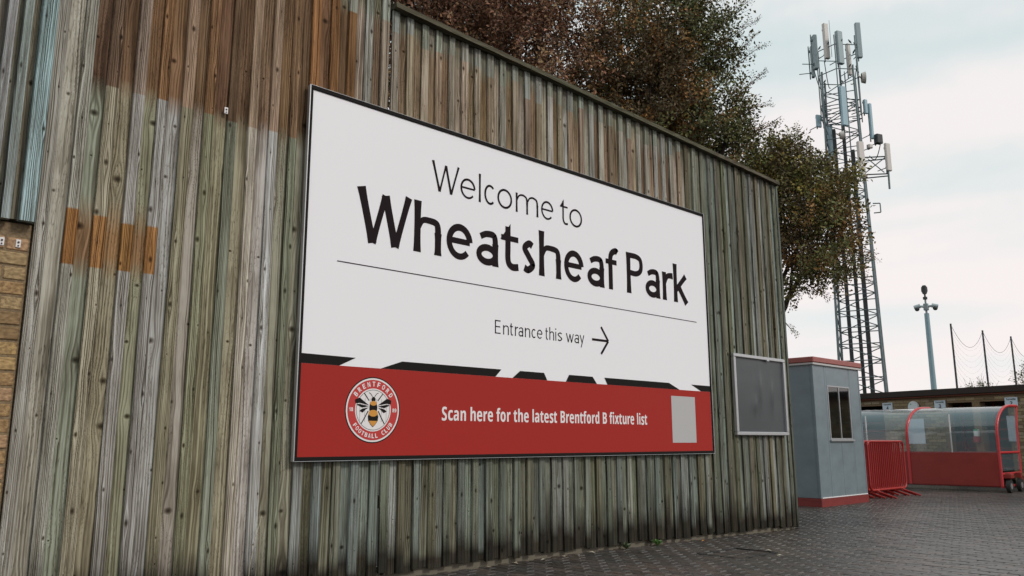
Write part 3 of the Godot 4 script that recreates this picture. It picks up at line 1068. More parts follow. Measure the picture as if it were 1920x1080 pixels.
func limb(st: SurfaceTool, a: Vector3, b: Vector3, r0: float, r1: float, r: RandomNumberGenerator) -> Array:
	var pts := []
	var n := 5
	var side := Vector3(r.randf_range(-1, 1), r.randf_range(-0.3, 0.6), r.randf_range(-1, 1)) * a.distance_to(b) * 0.10
	for i in n + 1:
		var f := float(i) / n
		pts.append(a.lerp(b, f) + side * sin(f * PI))
	for i in n:
		tube(st, pts[i], pts[i + 1], lerp(r0, r1, float(i) / n), lerp(r0, r1, float(i + 1) / n), 6, Color.WHITE, false)
	return pts

# blobs: [centre (wall frame), radii, palette index]; all relative to the wall frame
func tree(label: String, base: Vector3, fork: Vector3, tr: float, blobs: Array, ntw: int, palette: Array, sprays: Array, sd: int, group := "") -> void:
	var r := RandomNumberGenerator.new(); r.seed = sd
	var t := thing("tree", label, "tree", base, 0.0, group)
	var st := newst()
	limb(st, Vector3(0, -0.1, 0), fork - base, tr, tr * 0.7, r)
	part("trunk", st, M.bark, t)
	var bs := newst()
	var xf := []
	var cols := []
	var nz := FastNoiseLite.new(); nz.seed = sd; nz.frequency = 0.85; nz.fractal_octaves = 2
	var vol := 0.0
	for b in blobs: vol += b[1].x * b[1].y * b[1].z
	for b in blobs:
		var c: Vector3 = b[0] - base
		var rad: Vector3 = b[1]
		var nl := int(max(3.0, 22.0 * rad.x * rad.y * rad.z / vol))
		var main := limb(bs, fork - base, c, tr * 0.5, tr * 0.16, r)
		for i in nl:
			var dv := Vector3(r.randfn(), r.randfn() + 0.3, r.randfn()).normalized() * 0.9
			var e := c + Vector3(dv.x * rad.x, dv.y * rad.y, dv.z * rad.z)
			var pts := limb(bs, main[2 + r.randi() % 4], e, tr * 0.17, 0.006, r)
			for k in 3:
				limb(bs, pts[2 + r.randi() % 3], e + Vector3(r.randf_range(-0.5, 0.5), r.randf_range(-0.2, 0.6), r.randf_range(-0.5, 0.5)), tr * 0.06, 0.004, r)
		var want := int(ntw * rad.x * rad.y * rad.z / vol)
		var got := 0
		var tries := 0
		while got < want and tries < want * 6:
			tries += 1
			var dv := Vector3(r.randfn(), r.randfn(), r.randfn()).normalized()
			var q := pow(r.randf(), 0.42)
			# lumpy outline
			var lump := 1.0 + 0.30 * nz.get_noise_3dv(dv * 2.2 + c)
			var p := c + Vector3(dv.x * rad.x, dv.y * rad.y, dv.z * rad.z) * q * lump
			if nz.get_noise_3dv(p * 2.1 + Vector3(7, 3, 1)) < -0.06: continue
			var dirv := (dv * 0.8 + Vector3(0, 0.55, 0) + Vector3(r.randf_range(-1, 1), r.randf_range(-1, 1), r.randf_range(-1, 1)) * 0.8).normalized()
			xf.append(_twig_t(p, dirv, r.randf_range(0.75, 1.25), r))
			var ci: float = clamp(0.5 + 1.4 * nz.get_noise_3dv(p * 0.55 + Vector3(20, 0, 0)) + r.randf_range(-0.35, 0.35), 0.0, 0.999)
			cols.append(palette[b[2]][int(ci * palette[b[2]].size())])
			got += 1
	for sp in sprays:                          # shoots that stand out of the crown
		var a: Vector3 = sp[0] - base
		var e: Vector3 = sp[1] - base
		var pts := limb(bs, a, e, 0.012, 0.003, r)
		var n := int(a.distance_to(e) / 0.075)
		for i in n:
			var f := 0.15 + 0.85 * i / n
			var k: int = min(int(f * 5.0), 4)
			var p: Vector3 = (pts[k] as Vector3).lerp(pts[k + 1], f * 5.0 - k)
			var dirv := ((e - a).normalized() + Vector3(r.randf_range(-1, 1), r.randf_range(-1, 1), r.randf_range(-1, 1)) * 0.6).normalized()
			xf.append(_twig_t(p, dirv, r.randf_range(0.35, 0.75) * (1.2 - 0.5 * f), r))
			cols.append(palette[sp[2]][r.randi() % palette[sp[2]].size()])
	part("branches", bs, M.bark, t)
	var cs := newst()
	var lib := {}
	for i in xf.size():
		var c: Color = cols[i]
		if not lib.has(c): lib[c] = [twig_mesh(sd * 7 + lib.size() * 2, 20, 0.36, 0.062, c), twig_mesh(sd * 7 + lib.size() * 2 + 1, 18, 0.33, 0.066, c)]
		cs.append_from(lib[c][i % 2], 0, xf[i])
	part("crown", cs, M.leaf, t)

func _twig_t(p: Vector3, dirv: Vector3, sc: float, r: RandomNumberGenerator) -> Transform3D:
	var u := dirv.cross(Vector3(r.randf_range(-1, 1), r.randf_range(-1, 1), r.randf_range(-1, 1))).normalized()
	return Transform3D(Basis(u * sc, dirv * sc, u.cross(dirv) * sc), p)

func build_trees() -> void:
	M.bark = noisy_mat(lin(0.055, 0.042, 0.032), M.fine, M.nf, 4.0, 0.95)
	M.leaf = leaf_mat()
	var copper := [Color(0.21, 0.115, 0.075), Color(0.29, 0.155, 0.10), Color(0.37, 0.21, 0.135), Color(0.16, 0.095, 0.065), Color(0.29, 0.175, 0.10)]
	var mixed := [Color(0.13, 0.135, 0.06), Color(0.18, 0.175, 0.07), Color(0.27, 0.165, 0.07), Color(0.33, 0.185, 0.075), Color(0.14, 0.105, 0.058)]
	var green := [Color(0.135, 0.155, 0.065), Color(0.19, 0.20, 0.072), Color(0.30, 0.25, 0.075), Color(0.19, 0.165, 0.07), Color(0.13, 0.105, 0.055)]
	var pal := [copper, mixed, green]
	tree("large copper brown tree rising behind the timber wall above the sign", Vector3(8.9, 0, -5.6), Vector3(8.9, 4.2, -5.6), 0.20,
		[[Vector3(8.2, 7.9, -5.9), Vector3(1.5, 2.1, 1.5), 0], [Vector3(9.6, 7.6, -5.0), Vector3(1.7, 2.3, 1.5), 0], [Vector3(8.8, 9.3, -5.4), Vector3(1.8, 1.8, 1.8), 0], [Vector3(7.4, 9.3, -6.6), Vector3(1.1, 1.6, 1.1), 0], [Vector3(10.2, 6.3, -4.9), Vector3(1.2, 1.0, 1.0), 0]],
		5200, pal, [], 31, "trees behind the timber wall")
	tree("dark green and rust brown tree with long shoots right of the copper tree", Vector3(11.8, 0, -3.9), Vector3(11.8, 4.0, -3.9), 0.17,
		[[Vector3(11.7, 7.7, -3.9), Vector3(1.3, 2.1, 1.2), 1], [Vector3(12.2, 6.5, -3.0), Vector3(1.0, 1.1, 0.9), 1], [Vector3(12.2, 8.2, -3.1), Vector3(0.8, 1.2, 0.8), 1], [Vector3(11.0, 6.3, -4.3), Vector3(0.9, 0.9, 0.9), 1], [Vector3(12.5, 6.5, -2.6), Vector3(0.45, 0.5, 0.4), 1]],
		3100, pal,
		[[Vector3(12.2, 8.2, -3.0), Vector3(12.72, 9.0, -2.15), 1], [Vector3(12.3, 7.9, -2.9), Vector3(12.8, 8.6, -2.0), 1], [Vector3(12.4, 7.3, -2.8), Vector3(12.85, 8.1, -1.95), 1], [Vector3(12.4, 7.0, -2.7), Vector3(12.85, 7.6, -1.95), 1], [Vector3(12.4, 6.7, -2.6), Vector3(12.9, 6.95, -1.9), 1], [Vector3(12.5, 6.4, -2.5), Vector3(12.9, 6.6, -1.85), 1], [Vector3(12.1, 8.6, -3.1), Vector3(12.5, 9.4, -2.5), 1], [Vector3(12.3, 7.6, -2.9), Vector3(12.8, 8.35, -2.05), 1]],
		32, "trees behind the timber wall")
	tree("smaller green and brown tree overhanging the end of the timber wall", Vector3(14.0, 0, -3.3), Vector3(14.1, 3.0, -2.9), 0.11,
		[[Vector3(14.35, 5.6, -2.3), Vector3(0.62, 0.95, 0.55), 2], [Vector3(14.5, 4.7, -1.85), Vector3(0.65, 0.85, 0.5), 1], [Vector3(14.2, 6.2, -2.6), Vector3(0.5, 0.65, 0.45), 2], [Vector3(14.65, 5.6, -1.65), Vector3(0.40, 0.6, 0.35), 2], [Vector3(14.2, 4.3, -2.4), Vector3(0.5, 0.6, 0.45), 1], [Vector3(13.95, 6.0, -3.0), Vector3(0.42, 0.6, 0.4), 2]],
		1450, pal,
		[[Vector3(14.6, 4.5, -1.7), Vector3(14.85, 4.25, -1.15), 1], [Vector3(14.6, 4.2, -1.8), Vector3(14.85, 3.95, -1.3), 1], [Vector3(14.3, 3.9, -2.2), Vector3(14.5, 3.6, -1.9), 1], [Vector3(14.15, 3.2, -2.6), Vector3(14.2, 2.98, -2.45), 1], [Vector3(14.3, 6.5, -2.4), Vector3(14.4, 7.0, -2.2), 2], [Vector3(14.1, 6.5, -2.6), Vector3(14.15, 7.0, -2.6), 2], [Vector3(13.9, 6.3, -3.0), Vector3(13.95, 6.75, -3.0), 2]],
		33, "trees behind the timber wall")
	tree("small dark green tree top showing over the brick building roof at right edge", Vector3(33.9, 0, -3.3), Vector3(33.9, 2.0, -3.3), 0.10,
		[[Vector3(33.9, 3.1, -3.2), Vector3(0.8, 0.75, 0.75), 2], [Vector3(33.9, 2.6, -2.4), Vector3(0.8, 0.7, 0.8), 2]],
		700, pal, [], 34)
	tree("low wispy shrub top showing over the brick building roof between net posts", Vector3(33.2, 0, -5.1), Vector3(33.2, 1.6, -5.1), 0.05,
		[[Vector3(33.2, 2.5, -5.1), Vector3(0.5, 0.40, 0.6), 2]],
		60, pal, [], 35)

# ------------------------------------------------------------------ lattice mast
func build_mast() -> void:
	var base := Vector3(38.57, 0, -11.7)
	var t := thing("lattice_mast", "tall grey steel lattice mast carrying mobile phone antennas", "mast", base, 0.35)
	var H := 19.2
	var hw := func(y: float) -> float: return lerp(1.0, 0.72, y / H)
	var cn := [Vector2(-1, -1), Vector2(1, -1), Vector2(1, 1), Vector2(-1, 1)]
	for c in cn:
		var st := newst()
		tube(st, Vector3(c.x * hw.call(0.0), 0, c.y * hw.call(0.0)), Vector3(c.x * hw.call(H), H, c.y * hw.call(H)), 0.062, 0.05, 6)
		part("leg", st, M.steel, t)
	var br := newst()
	var y := 0.0
	var k := 0
	while y < H - 0.5:
		var y2 := y + 0.78
		for i in 4:
			var a: Vector2 = cn[i]
			var b: Vector2 = cn[(i + 1) % 4]
			var w0: float = hw.call(y)
			var w1: float = hw.call(y2)
			tube(br, Vector3(a.x * w0, y, a.y * w0), Vector3(b.x * w0, y, b.y * w0), 0.024, 0.024, 4)
			if (k + i) % 2: tube(br, Vector3(a.x * w0, y, a.y * w0), Vector3(b.x * w1, y2, b.y * w1), 0.024, 0.024, 4)
			else: tube(br, Vector3(b.x * w0, y, b.y * w0), Vector3(a.x * w1, y2, a.y * w1), 0.024, 0.024, 4)
		y = y2
		k += 1
	part("bracing", br, M.steel, t)
	# cable ladders and climbing ladder
	for q in [[-0.40, 0.40, 0.13, 15.0], [0.45, -0.45, 0.17, 16.5], [0.35, 0.0, 0.09, 18.0]]:
		var st := newst()
		box(st, Vector3(q[0] - q[2], 0.2, q[1] - 0.08), Vector3(q[0] + q[2], q[3], q[1] + 0.08), 0.01)
		part("cable_run", st, M.mastdark, t)
	var ld := newst()
	for s in [-0.2, 0.2]: tube(ld, Vector3(-0.1 + s, 0, 0.3), Vector3(-0.1 + s, H, 0.3), 0.02, 0.02, 4)
	for i in 60: tube(ld, Vector3(-0.3, 0.3 * i + 0.3, 0.3), Vector3(0.1, 0.3 * i + 0.3, 0.3), 0.012, 0.012, 4)
	part("ladder", ld, M.steel, t)
	# top rails
	var tr := newst()
	for yy in [16.9, 17.5, 19.1, 20.4]:
		var R := 1.05
		for i in 6:
			var a := TAU * i / 6
			var b := TAU * (i + 1) / 6
			tube(tr, Vector3(R * cos(a), yy, R * sin(a)), Vector3(R * cos(b), yy, R * sin(b)), 0.025, 0.025, 5)
			if yy == 16.9 or yy == 17.5: tube(tr, Vector3(R * cos(a), yy, R * sin(a)), Vector3(0.55 * cos(a), yy, 0.55 * sin(a)), 0.025, 0.025, 5)
	for i in 6:
		var a := TAU * i / 6
		tube(tr, Vector3(1.05 * cos(a), 16.7, 1.05 * sin(a)), Vector3(1.05 * cos(a), 20.9, 1.05 * sin(a)), 0.03, 0.03, 5)
	tube(tr, Vector3(0.25, 17, 0.1), Vector3(0.25, 21.6, 0.1), 0.025, 0.015, 5)
	tube(tr, Vector3(-0.5, 20, -0.2), Vector3(-0.5, 22.0, -0.2), 0.015, 0.01, 5)
	part("head_frame", tr, M.steel, t)
	# antennas are placed in the wall frame by where they hang, then brought into the mast frame
	var inv := Basis(Vector3.UP, 0.35).inverse()
	var A := func(called: String, px: Vector3, w: float, h: float, dp: float, mat: Material, turn: float) -> void:
		var st := newst()
		box(st, Vector3(-w / 2, -h / 2, -dp / 2), Vector3(w / 2, h / 2, dp / 2), min(0.03, dp * 0.3))
		var o := part(called, st, mat, t)
		o.transform = Transform3D(Basis(Vector3.UP, turn), inv * (px - base))
		var bs := newst()
		tube(bs, Vector3(0, -h * 0.55, -dp * 0.5 - 0.07), Vector3(0, h * 0.52, -dp * 0.5 - 0.07), 0.03, 0.03, 6)
		for yy in [-0.35, 0.35]: box(bs, Vector3(-0.05, h * yy - 0.05, -dp * 0.5 - 0.09), Vector3(0.05, h * yy + 0.05, -dp * 0.5 + 0.01), 0.0)
		tube(bs, Vector3(0, -h * 0.35, -dp * 0.5 - 0.07), Vector3(0, -h * 0.35, -dp * 0.5 - 0.6), 0.022, 0.022, 5)
		var b2 := part("bracket", bs, M.steel, o)
		b2.position = Vector3.ZERO
	var cream := flat_mat(lin(0.62, 0.58, 0.54), 0.5)
	var blue := flat_mat(lin(0.33, 0.48, 0.55), 0.5)
	var greyp := flat_mat(lin(0.30, 0.38, 0.40), 0.5)
	# px positions turned into the wall frame at the mast's distance: right is (0.40, 0, 0.92) of a metre per 27 px
	var P := func(x: float, yp: float, dz: float) -> Vector3:
		var rightv := Vector3(0.40, 0, 0.917)
		var off := (x - (1562.0 + (yp - 60.0) * 0.0815)) / 36.0
		var yy := 21.45 - (yp - 60.0) * 0.02715 + (yp - 60.0) * (yp - 60.0) * 0.0000012
		return base + Vector3(0, yy, 0) + rightv * off + Vector3(-0.917, 0, 0.40) * dz
	A.call("panel_antenna", P.call(1529, 99, 0.5), 0.30, 1.85, 0.20, greyp, 0.5)
	A.call("panel_antenna", P.call(1523, 104, -0.3), 0.26, 1.7, 0.16, greyp, 0.2)
	A.call("panel_antenna", P.call(1548, 86, 0.8), 0.28, 1.9, 0.18, cream, -0.75)
	A.call("panel_antenna", P.call(1571, 105, 0.9), 0.36, 1.75, 0.2, greyp, -0.7)
	A.call("panel_antenna", P.call(1586, 106, -0.6), 0.2, 1.75, 0.16, cream, -0.8)
	A.call("panel_antenna", P.call(1602, 85, 0.2), 0.26, 1.9, 0.18, greyp, -1.1)
	A.call("panel_antenna", P.call(1579, 220, 0.95), 0.36, 2.05, 0.16, blue, -0.75)
	A.call("panel_antenna", P.call(1537, 233, 0.3), 0.30, 0.66, 0.12, blue, -0.75)
	A.call("panel_antenna", P.call(1556, 263, -0.8), 0.32, 1.9, 0.16, blue, -0.75)
	A.call("panel_antenna", P.call(1615, 218, 0.3), 0.20, 0.75, 0.12, blue, -0.8)
	A.call("panel_antenna", P.call(1624, 246, 0.2), 0.17, 1.85, 0.12, blue, -0.8)
	A.call("equipment_box", P.call(1636, 281, 0.1), 0.38, 0.48, 0.25, M.mastdark, -0.7)
	A.call("panel_antenna", P.call(1609, 327, 0.95), 0.36, 1.85, 0.16, cream, -0.75)
	A.call("panel_antenna", P.call(1651.5, 320, 0.3), 0.30, 1.40, 0.14, cream, -0.7)
	A.call("equipment_box", P.call(1623, 299, 0.6), 0.24, 0.2, 0.15, cream, -0.7)
	# outrigger carrying the right-hand panel
	var og := newst()
	for q in [[315, 1612, 1650], [348, 1614, 1652]]:
		for dz in [-0.3, 0.3]:
			tube(og, inv * (P.call(q[1], q[0], dz) - base), inv * (P.call(q[2], q[0] + 2, dz * 0.6) - base), 0.035, 0.035, 5)
	tube(og, inv * (P.call(1614, 345, 0.2) - base), inv * (P.call(1648, 318, 0.2) - base), 0.025, 0.025, 5)
	tube(og, inv * (P.call(1620, 318, 0.2) - base), inv * (P.call(1646, 347, 0.2) - base), 0.025, 0.025, 5)
	tube(og, inv * (P.call(1652, 342, 0.3) - base), inv * (P.call(1654.5, 380, 0.3) - base), 0.045, 0.045, 6)
	part("outrigger", og, M.steel, t)
	og = newst()
	for q in [[1628, 403, 1639.5, 404], [1639.5, 404, 1641, 421], [1641, 421, 1630, 421]]:
		tube(og, inv * (P.call(q[0], q[1], 0.2) - base), inv * (P.call(q[2], q[3], 0.2) - base), 0.03, 0.03, 5)
	part("loop_bracket", og, M.steel, t)
	for q in [[1612, 163, 0.30, 0.4], [1578, 275, 0.22, 0.9]]:
		var ds := newst()
		var n := 20
		for i in n:
			var a := TAU * i / n
			var b := TAU * (i + 1) / n
			var r: float = q[2]
			tri(ds, Vector3(0, 0, 0.10), Vector3(r * cos(a), r * sin(a), 0.06), Vector3(r * cos(b), r * sin(b), 0.06))
			quad(ds, Vector3(r * cos(b), r * sin(b), 0.06), Vector3(r * cos(a), r * sin(a), 0.06), Vector3(r * 0.8 * cos(a), r * 0.8 * sin(a), -0.12), Vector3(r * 0.8 * cos(b), r * 0.8 * sin(b), -0.12))
		tube(ds, Vector3(0, 0, -0.12), Vector3(-0.3, 0, -0.3), 0.04, 0.04, 6)
		var o := part("dish_antenna", ds, cream, t)
		o.transform = Transform3D(Basis(Vector3.UP, 0.2), inv * (P.call(q[0], q[1], q[3]) - base))
	# cables drooping below the head
	for q in [[1528, 133, 1545, 165], [1545, 118, 1556, 170], [1600, 122, 1590, 168], [1640, 290, 1622, 312], [1571, 140, 1574, 175]]:
		var cb := newst()
		var a: Vector3 = inv * (P.call(q[0], q[1], 0.4) - base)
		var b: Vector3 = inv * (P.call(q[2], q[3], 0.2) - base)
		var pts := []
		for i in 9:
			var f := i / 8.0
			pts.append(a.lerp(b, f) + Vector3(0, -0.5 * sin(f * PI), 0))
		path(cb, pts, 0.022, 5)
		part("cable", cb, M.mastdark, t)
	# birds on the head frame
	var bm := newst()
	for i in 8:
		var a0 := TAU * i / 8
		var a1 := TAU * (i + 1) / 8
		var prof := [[-0.15, 0.0], [-0.09, 0.022], [0.0, 0.05], [0.07, 0.045], [0.10, 0.03], [0.14, 0.034], [0.17, 0.015], [0.195, 0.0]]
		for k2 in prof.size() - 1:
			var f := func(pp, a: float) -> Vector3: return Vector3(pp[1] * cos(a), 0.06 + pp[0] * 0.75 + 0.0, pp[1] * sin(a) + pp[0] * 0.45)
			quad(bm, f.call(prof[k2], a1), f.call(prof[k2], a0), f.call(prof[k2 + 1], a0), f.call(prof[k2 + 1], a1))
	var bmesh := bm.commit()
	var r := RandomNumberGenerator.new(); r.seed = 8
	var rail6 := []
	for i in 6: rail6.append(Vector3(1.05 * cos(TAU * i / 6), 0, 1.05 * sin(TAU * i / 6)))
	for i in 16:
		var sgm := r.randi() % 6
		var p: Vector3 = rail6[sgm].lerp(rail6[(sgm + 1) % 6], r.randf_range(0.1, 0.9))
		p.y = 20.4 if i % 3 else 19.1
		var o := MeshInstance3D.new()
		o.mesh = bmesh
		o.material_override = M.mastdark
		o.name = numbered("perched_bird")
		add_child(o)
		o.transform = t.transform * Transform3D(Basis(Vector3.UP, r.randf() * TAU), p + Vector3(0, 0.08, 0))
		tag(o, "small dark bird perched on the top rail of the lattice mast", "bird", "birds perched on the mast")

# ------------------------------------------------------------------ camera pole and ball-stop net
func build_poles() -> void:
	var t := thing("camera_pole", "grey steel pole with two dome cameras and a dark camera on top", "pole", Vector3(28.32, 0, -5.03))
	var st := newst()
	tube(st, Vector3(0, 0, 0), Vector3(0, 5.15, 0), 0.10, 0.075, 14)
	part("pole", st, flat_mat(lin(0.24, 0.36, 0.40), 0.45, 0.3), t)
	var hd := newst()
	tube(hd, Vector3(0, 5.15, 0), Vector3(0, 5.62, 0), 0.035, 0.03, 8)
	box(hd, Vector3(-0.06, 5.25, -0.07), Vector3(0.06, 5.48, 0.07), 0.015)
	part("neck", hd, flat_mat(lin(0.25, 0.30, 0.32), 0.5), t)
	for s in [-1.0, 1.0]:
		var ar := newst()
		var dv: Vector3 = Vector3(0.40, 0, 0.917) * s
		tube(ar, Vector3(0, 5.37, 0), dv * 0.20 + Vector3(0, 5.40, 0), 0.05, 0.03, 8)
		tube(ar, dv * 0.17 + Vector3(0, 5.41, 0), dv * 0.36 + Vector3(0, 5.37, 0), 0.075, 0.06, 10)
		part("camera_arm", ar, flat_mat(lin(0.40, 0.47, 0.49), 0.4), t)
		var dm := SphereMesh.new(); dm.radius = 0.075; dm.height = 0.15; dm.radial_segments = 14; dm.rings = 8
		inst("dome_camera", dm, M.mastdark, t, Transform3D(Basis(), dv * 0.27 + Vector3(0, 5.31, 0)))
	var tp := newst()
	tube(tp, Vector3(0, 5.62, 0), Vector3(0, 5.70, 0), 0.07, 0.07, 10)
	tube(tp, Vector3(0, 5.70, 0), Vector3(0, 5.80, 0), 0.03, 0.03, 8)
	tube(tp, Vector3(0, 5.80, 0), Vector3(0, 5.90, 0), 0.06, 0.10, 12)
	tube(tp, Vector3(0, 5.90, 0), Vector3(0, 6.02, 0), 0.10, 0.095, 12)
	tube(tp, Vector3(0, 6.02, 0), Vector3(0, 6.09, 0), 0.095, 0.05, 12)
	part("top_camera", tp, M.mastdark, t)

	var nt := thing("ball_stop_net", "row of tall dark posts with a sagging ball stop net beyond the building", "net", Vector3(54.22, 0, -12.73))
	var dirv := Vector3(4.9, 0, 0.30)
	var tops := []
	for i in 5:
		var p := dirv * i
		var ps := newst()
		tube(ps, p, p + Vector3(0, 8.15, 0), 0.07, 0.055, 8)
		part("post", ps, M.mastdark, nt)
		tops.append(p + Vector3(0, 8.1, 0))
	var nm := flat_mat(lin(0.42, 0.40, 0.40), 0.9)
	for i in 4:
		for k in 14:
			var ls := newst()
			var a: Vector3 = tops[i] - Vector3(0, k * 0.36, 0)
			var b: Vector3 = tops[i + 1] - Vector3(0, k * 0.36, 0)
			var pts := []
			for q in 13:
				var f := q / 12.0
				pts.append(a.lerp(b, f) - Vector3(0, 4.0 * f * (1.0 - f) * (1.25 if k == 0 else 1.1), 0))
			path(ls, pts, 0.012 if k == 0 else 0.0035, 3)
			part("net_line", ls, M.mastdark if k == 0 else nm, nt)

# ------------------------------------------------------------------ the welcome sign
func build_sign() -> void:
	var x0 := 2.682
	var x1 := 7.536
	var y0 := 0.883
	var y1 := 3.466
	var t := thing("welcome_sign", "large white and red welcome sign with black lettering fixed on the timber wall", "sign", Vector3(0, 0.0068, 0))
	t.scale = Vector3.ONE * 0.9932
	var zf := 0.030
	var st := newst()
	box(st, Vector3(x0 + 0.012, y0 + 0.012, 0.004), Vector3(x1 - 0.012, y1 - 0.012, zf - 0.004), 0.0)
	part("panel", st, M.white, t)
	var red := newst()
	quad(red, Vector3(x0 + 0.02, y0 + 0.02, zf - 0.002), Vector3(x1 - 0.02, y0 + 0.02, zf - 0.002), Vector3(x1 - 0.02, 1.518, zf - 0.002), Vector3(x0 + 0.02, 1.518, zf - 0.002))
	part("red_band", red, M.red, t)
	# black frame with a bare metal outer lip
	var fw := 0.026
	for q in [[x0, y1 - fw, x1, y1], [x0, y0, x1, y0 + fw], [x0, y0 + fw, x0 + fw * 0.8, y1 - fw], [x1 - fw * 0.6, y0 + fw, x1, y1 - fw]]:
		var f := newst()
		box(f, Vector3(q[0], q[1], 0.003), Vector3(q[2], q[3], zf + 0.006), 0.003)
		part("frame", f, M.black, t)
	for q in [[x0 - 0.008, y0 - 0.004, x0 - 0.0005, y1 + 0.004], [x1 + 0.0005, y0 - 0.004, x1 + 0.006, y1 + 0.004], [x0, y1 + 0.0005, x1, y1 + 0.0055], [x0, y0 - 0.0045, x1, y0 - 0.0005]]:
		var f := newst()
		box(f, Vector3(q[0], q[1], 0.003), Vector3(q[2], q[3], zf + 0.009), 0.002)
		part("edge_trim", f, M.alu, t)
	# torn edge graphics above the red band
	var yb := 1.519
	var yt := 1.580
	for p in [[[2.702, yb], [2.995, yb], [3.125, yt], [2.702, yt + 0.004]], [[3.336, yb], [4.441, yb], [4.505, yt], [3.52, yt]], [[4.63, yb], [5.038, yb], [5.0, yt], [4.716, yt]], [[5.273, yb], [5.685, yb], [5.628, yt], [5.315, yt]], [[5.835, yb], [6.965, yb], [6.787, yt], [5.792, yt]], [[7.346, yb], [7.519, yb], [7.519, yt], [7.176, yt]]]:
		var bl := newst()
		var pa := PackedVector2Array()
		for q in p: pa.append(Vector2(q[0], q[1]))
		poly(bl, pa, zf - 0.0015)
		part("black_block", bl, M.black, t)
	var z0 := zf - 0.003
	# thin rule
	var ru := newst()
	quad(ru, Vector3(2.947, 2.2405, zf - 0.002), Vector3(7.324, 2.2405, zf - 0.002), Vector3(7.324, 2.2475, zf - 0.002), Vector3(2.947, 2.2475, zf - 0.002))
	part("rule", ru, M.ink, t)
	# lettering
	var lines := [
		["lettering", [["W", 3.765, 4.045], ["e", 4.055, 4.218], ["l", 4.253, 4.275], ["c", 4.308, 4.437], ["o", 4.46, 4.631], ["m", 4.675, 4.946], ["e", 4.983, 5.141], ["t", 5.225, 5.33], ["o", 5.353, 5.526]], 2.938, 0.172, 0.243, 0.0098, 0.25],
		["lettering", [["W", 3.095, 3.58], ["h", 3.605, 3.865], ["e", 3.917, 4.19], ["a", 4.23, 4.469], ["t", 4.494, 4.702], ["s", 4.746, 4.904], ["h", 4.955, 5.228], ["e", 5.27, 5.536], ["a", 5.587, 5.823], ["f", 5.851, 6.027], ["P", 6.166, 6.422], ["a", 6.459, 6.695], ["r", 6.745, 6.924], ["k", 6.937, 7.188]], 2.42, 0.292, 0.405, 0.0300, 0.20],
		["lettering", [["E", 4.435, 4.497], ["n", 4.526, 4.589], ["t", 4.601, 4.636], ["r", 4.66, 4.695], ["a", 4.701, 4.755], ["n", 4.776, 4.837], ["c", 4.852, 4.908], ["e", 4.92, 4.986], ["t", 5.021, 5.052], ["h", 5.072, 5.13], ["i", 5.146, 5.159], ["s", 5.175, 5.234], ["w", 5.284, 5.385], ["a", 5.395, 5.453], ["y", 5.464, 5.526]], 1.868, 0.078, 0.112, 0.0052, 0.15]]
	for ln in lines:
		zlift = zf - 0.0028
		var word := Node3D.new()
		word.name = ln[0]
		t.add_child(word, true)
		for g in ln[1]:
			var ls := newst()
			zlift = zf - 0.0028
			glyph(ls, g[0], g[1], g[2], ln[2], ln[3], ln[4], ln[5], ln[6])
			part("letter", ls, M.ink, word)
	zlift = zf - 0.0028
	var ar := newst()
	ribbon(ar, [Vector2(5.632, 1.921), Vector2(5.858, 1.921)], [0.011, 0.011])
	ribbon(ar, [Vector2(5.762, 2.046), Vector2(5.862, 1.921)], [0.012, 0.012])
	ribbon(ar, [Vector2(5.862, 1.921), Vector2(5.756, 1.795)], [0.012, 0.012])
	part("arrow", ar, M.ink, t)
	text_part("lettering", "Scan here for the latest Brentford B fixture list", t, M.print_white, 3.895, 6.41, 1.163, 0.100, zf - 0.002, true)
	var qs := newst()
	quad(qs, Vector3(6.815, 0.992, zf - 0.001), Vector3(7.226, 0.992, zf - 0.001), Vector3(7.226, 1.453, zf - 0.001), Vector3(6.815, 1.453, zf - 0.001))
	part("blank_label", qs, M.code, t)
	# round club crest
	var cr := Node3D.new(); cr.name = "crest"; t.add_child(cr)
	cr.position = Vector3(3.279, 1.225, zf - 0.0015)
	var R := 0.229
	var a1 := newst(); disc(a1, 0, 0, 0.0, R, 0.0, 64); part("outer_ring", a1, M.black, cr)
	var a2 := newst(); disc(a2, 0, 0, 0.0, R * 0.965, 0.0006, 64); part("white_ring", a2, M.print_white, cr)
	var a3 := newst(); disc(a3, 0, 0, 0.0, R * 0.915, 0.0012, 64); part("red_ring", a3, flat_mat(lin(0.50, 0.03, 0.026), 0.45), cr)
	var a4 := newst(); disc(a4, 0, 0, 0.0, R * 0.65, 0.0018, 64); part("inner_ring", a4, M.print_white, cr)
	var a5 := newst(); disc(a5, 0, 0, R * 0.595, R * 0.615, 0.0024, 64)
	for sx in [-0.48, -0.3, -0.12, 0.12, 0.3, 0.48]:
		quad(a5, Vector3(sx * R - 0.0012, -R * 0.36, 0.0024), Vector3(sx * R + 0.0012, -R * 0.36, 0.0024), Vector3(sx * R + 0.0012, R * 0.34, 0.0024), Vector3(sx * R - 0.0012, R * 0.34, 0.0024))
	part("pinstripes", a5, flat_mat(lin(0.20, 0.22, 0.22), 0.5), cr)
	var bee := newst()
	var bg := newst()
	var el := func(st2: SurfaceTool, cx: float, cy: float, rx: float, ry: float, z: float, ya := -9.0, yb2 := 9.0) -> void:
		var pts := PackedVector2Array()
		for i in 32:
			var a := TAU * i / 32
			pts.append(Vector2(cx + rx * cos(a), clamp(cy + ry * sin(a), ya, yb2)) * R)
		var clean := PackedVector2Array()
		for p in pts:
			if clean.is_empty() or clean[-1].distance_to(p) > 0.0002: clean.append(p)
		poly(st2, clean, z)
	el.call(bee, 0.0, 0.31, 0.075, 0.09, 0.0032)            # head
	el.call(bee, 0.0, 0.06, 0.145, 0.22, 0.0030)            # thorax
	el.call(bg, 0.0, 0.20, 0.12, 0.07, 0.0036)              # collar
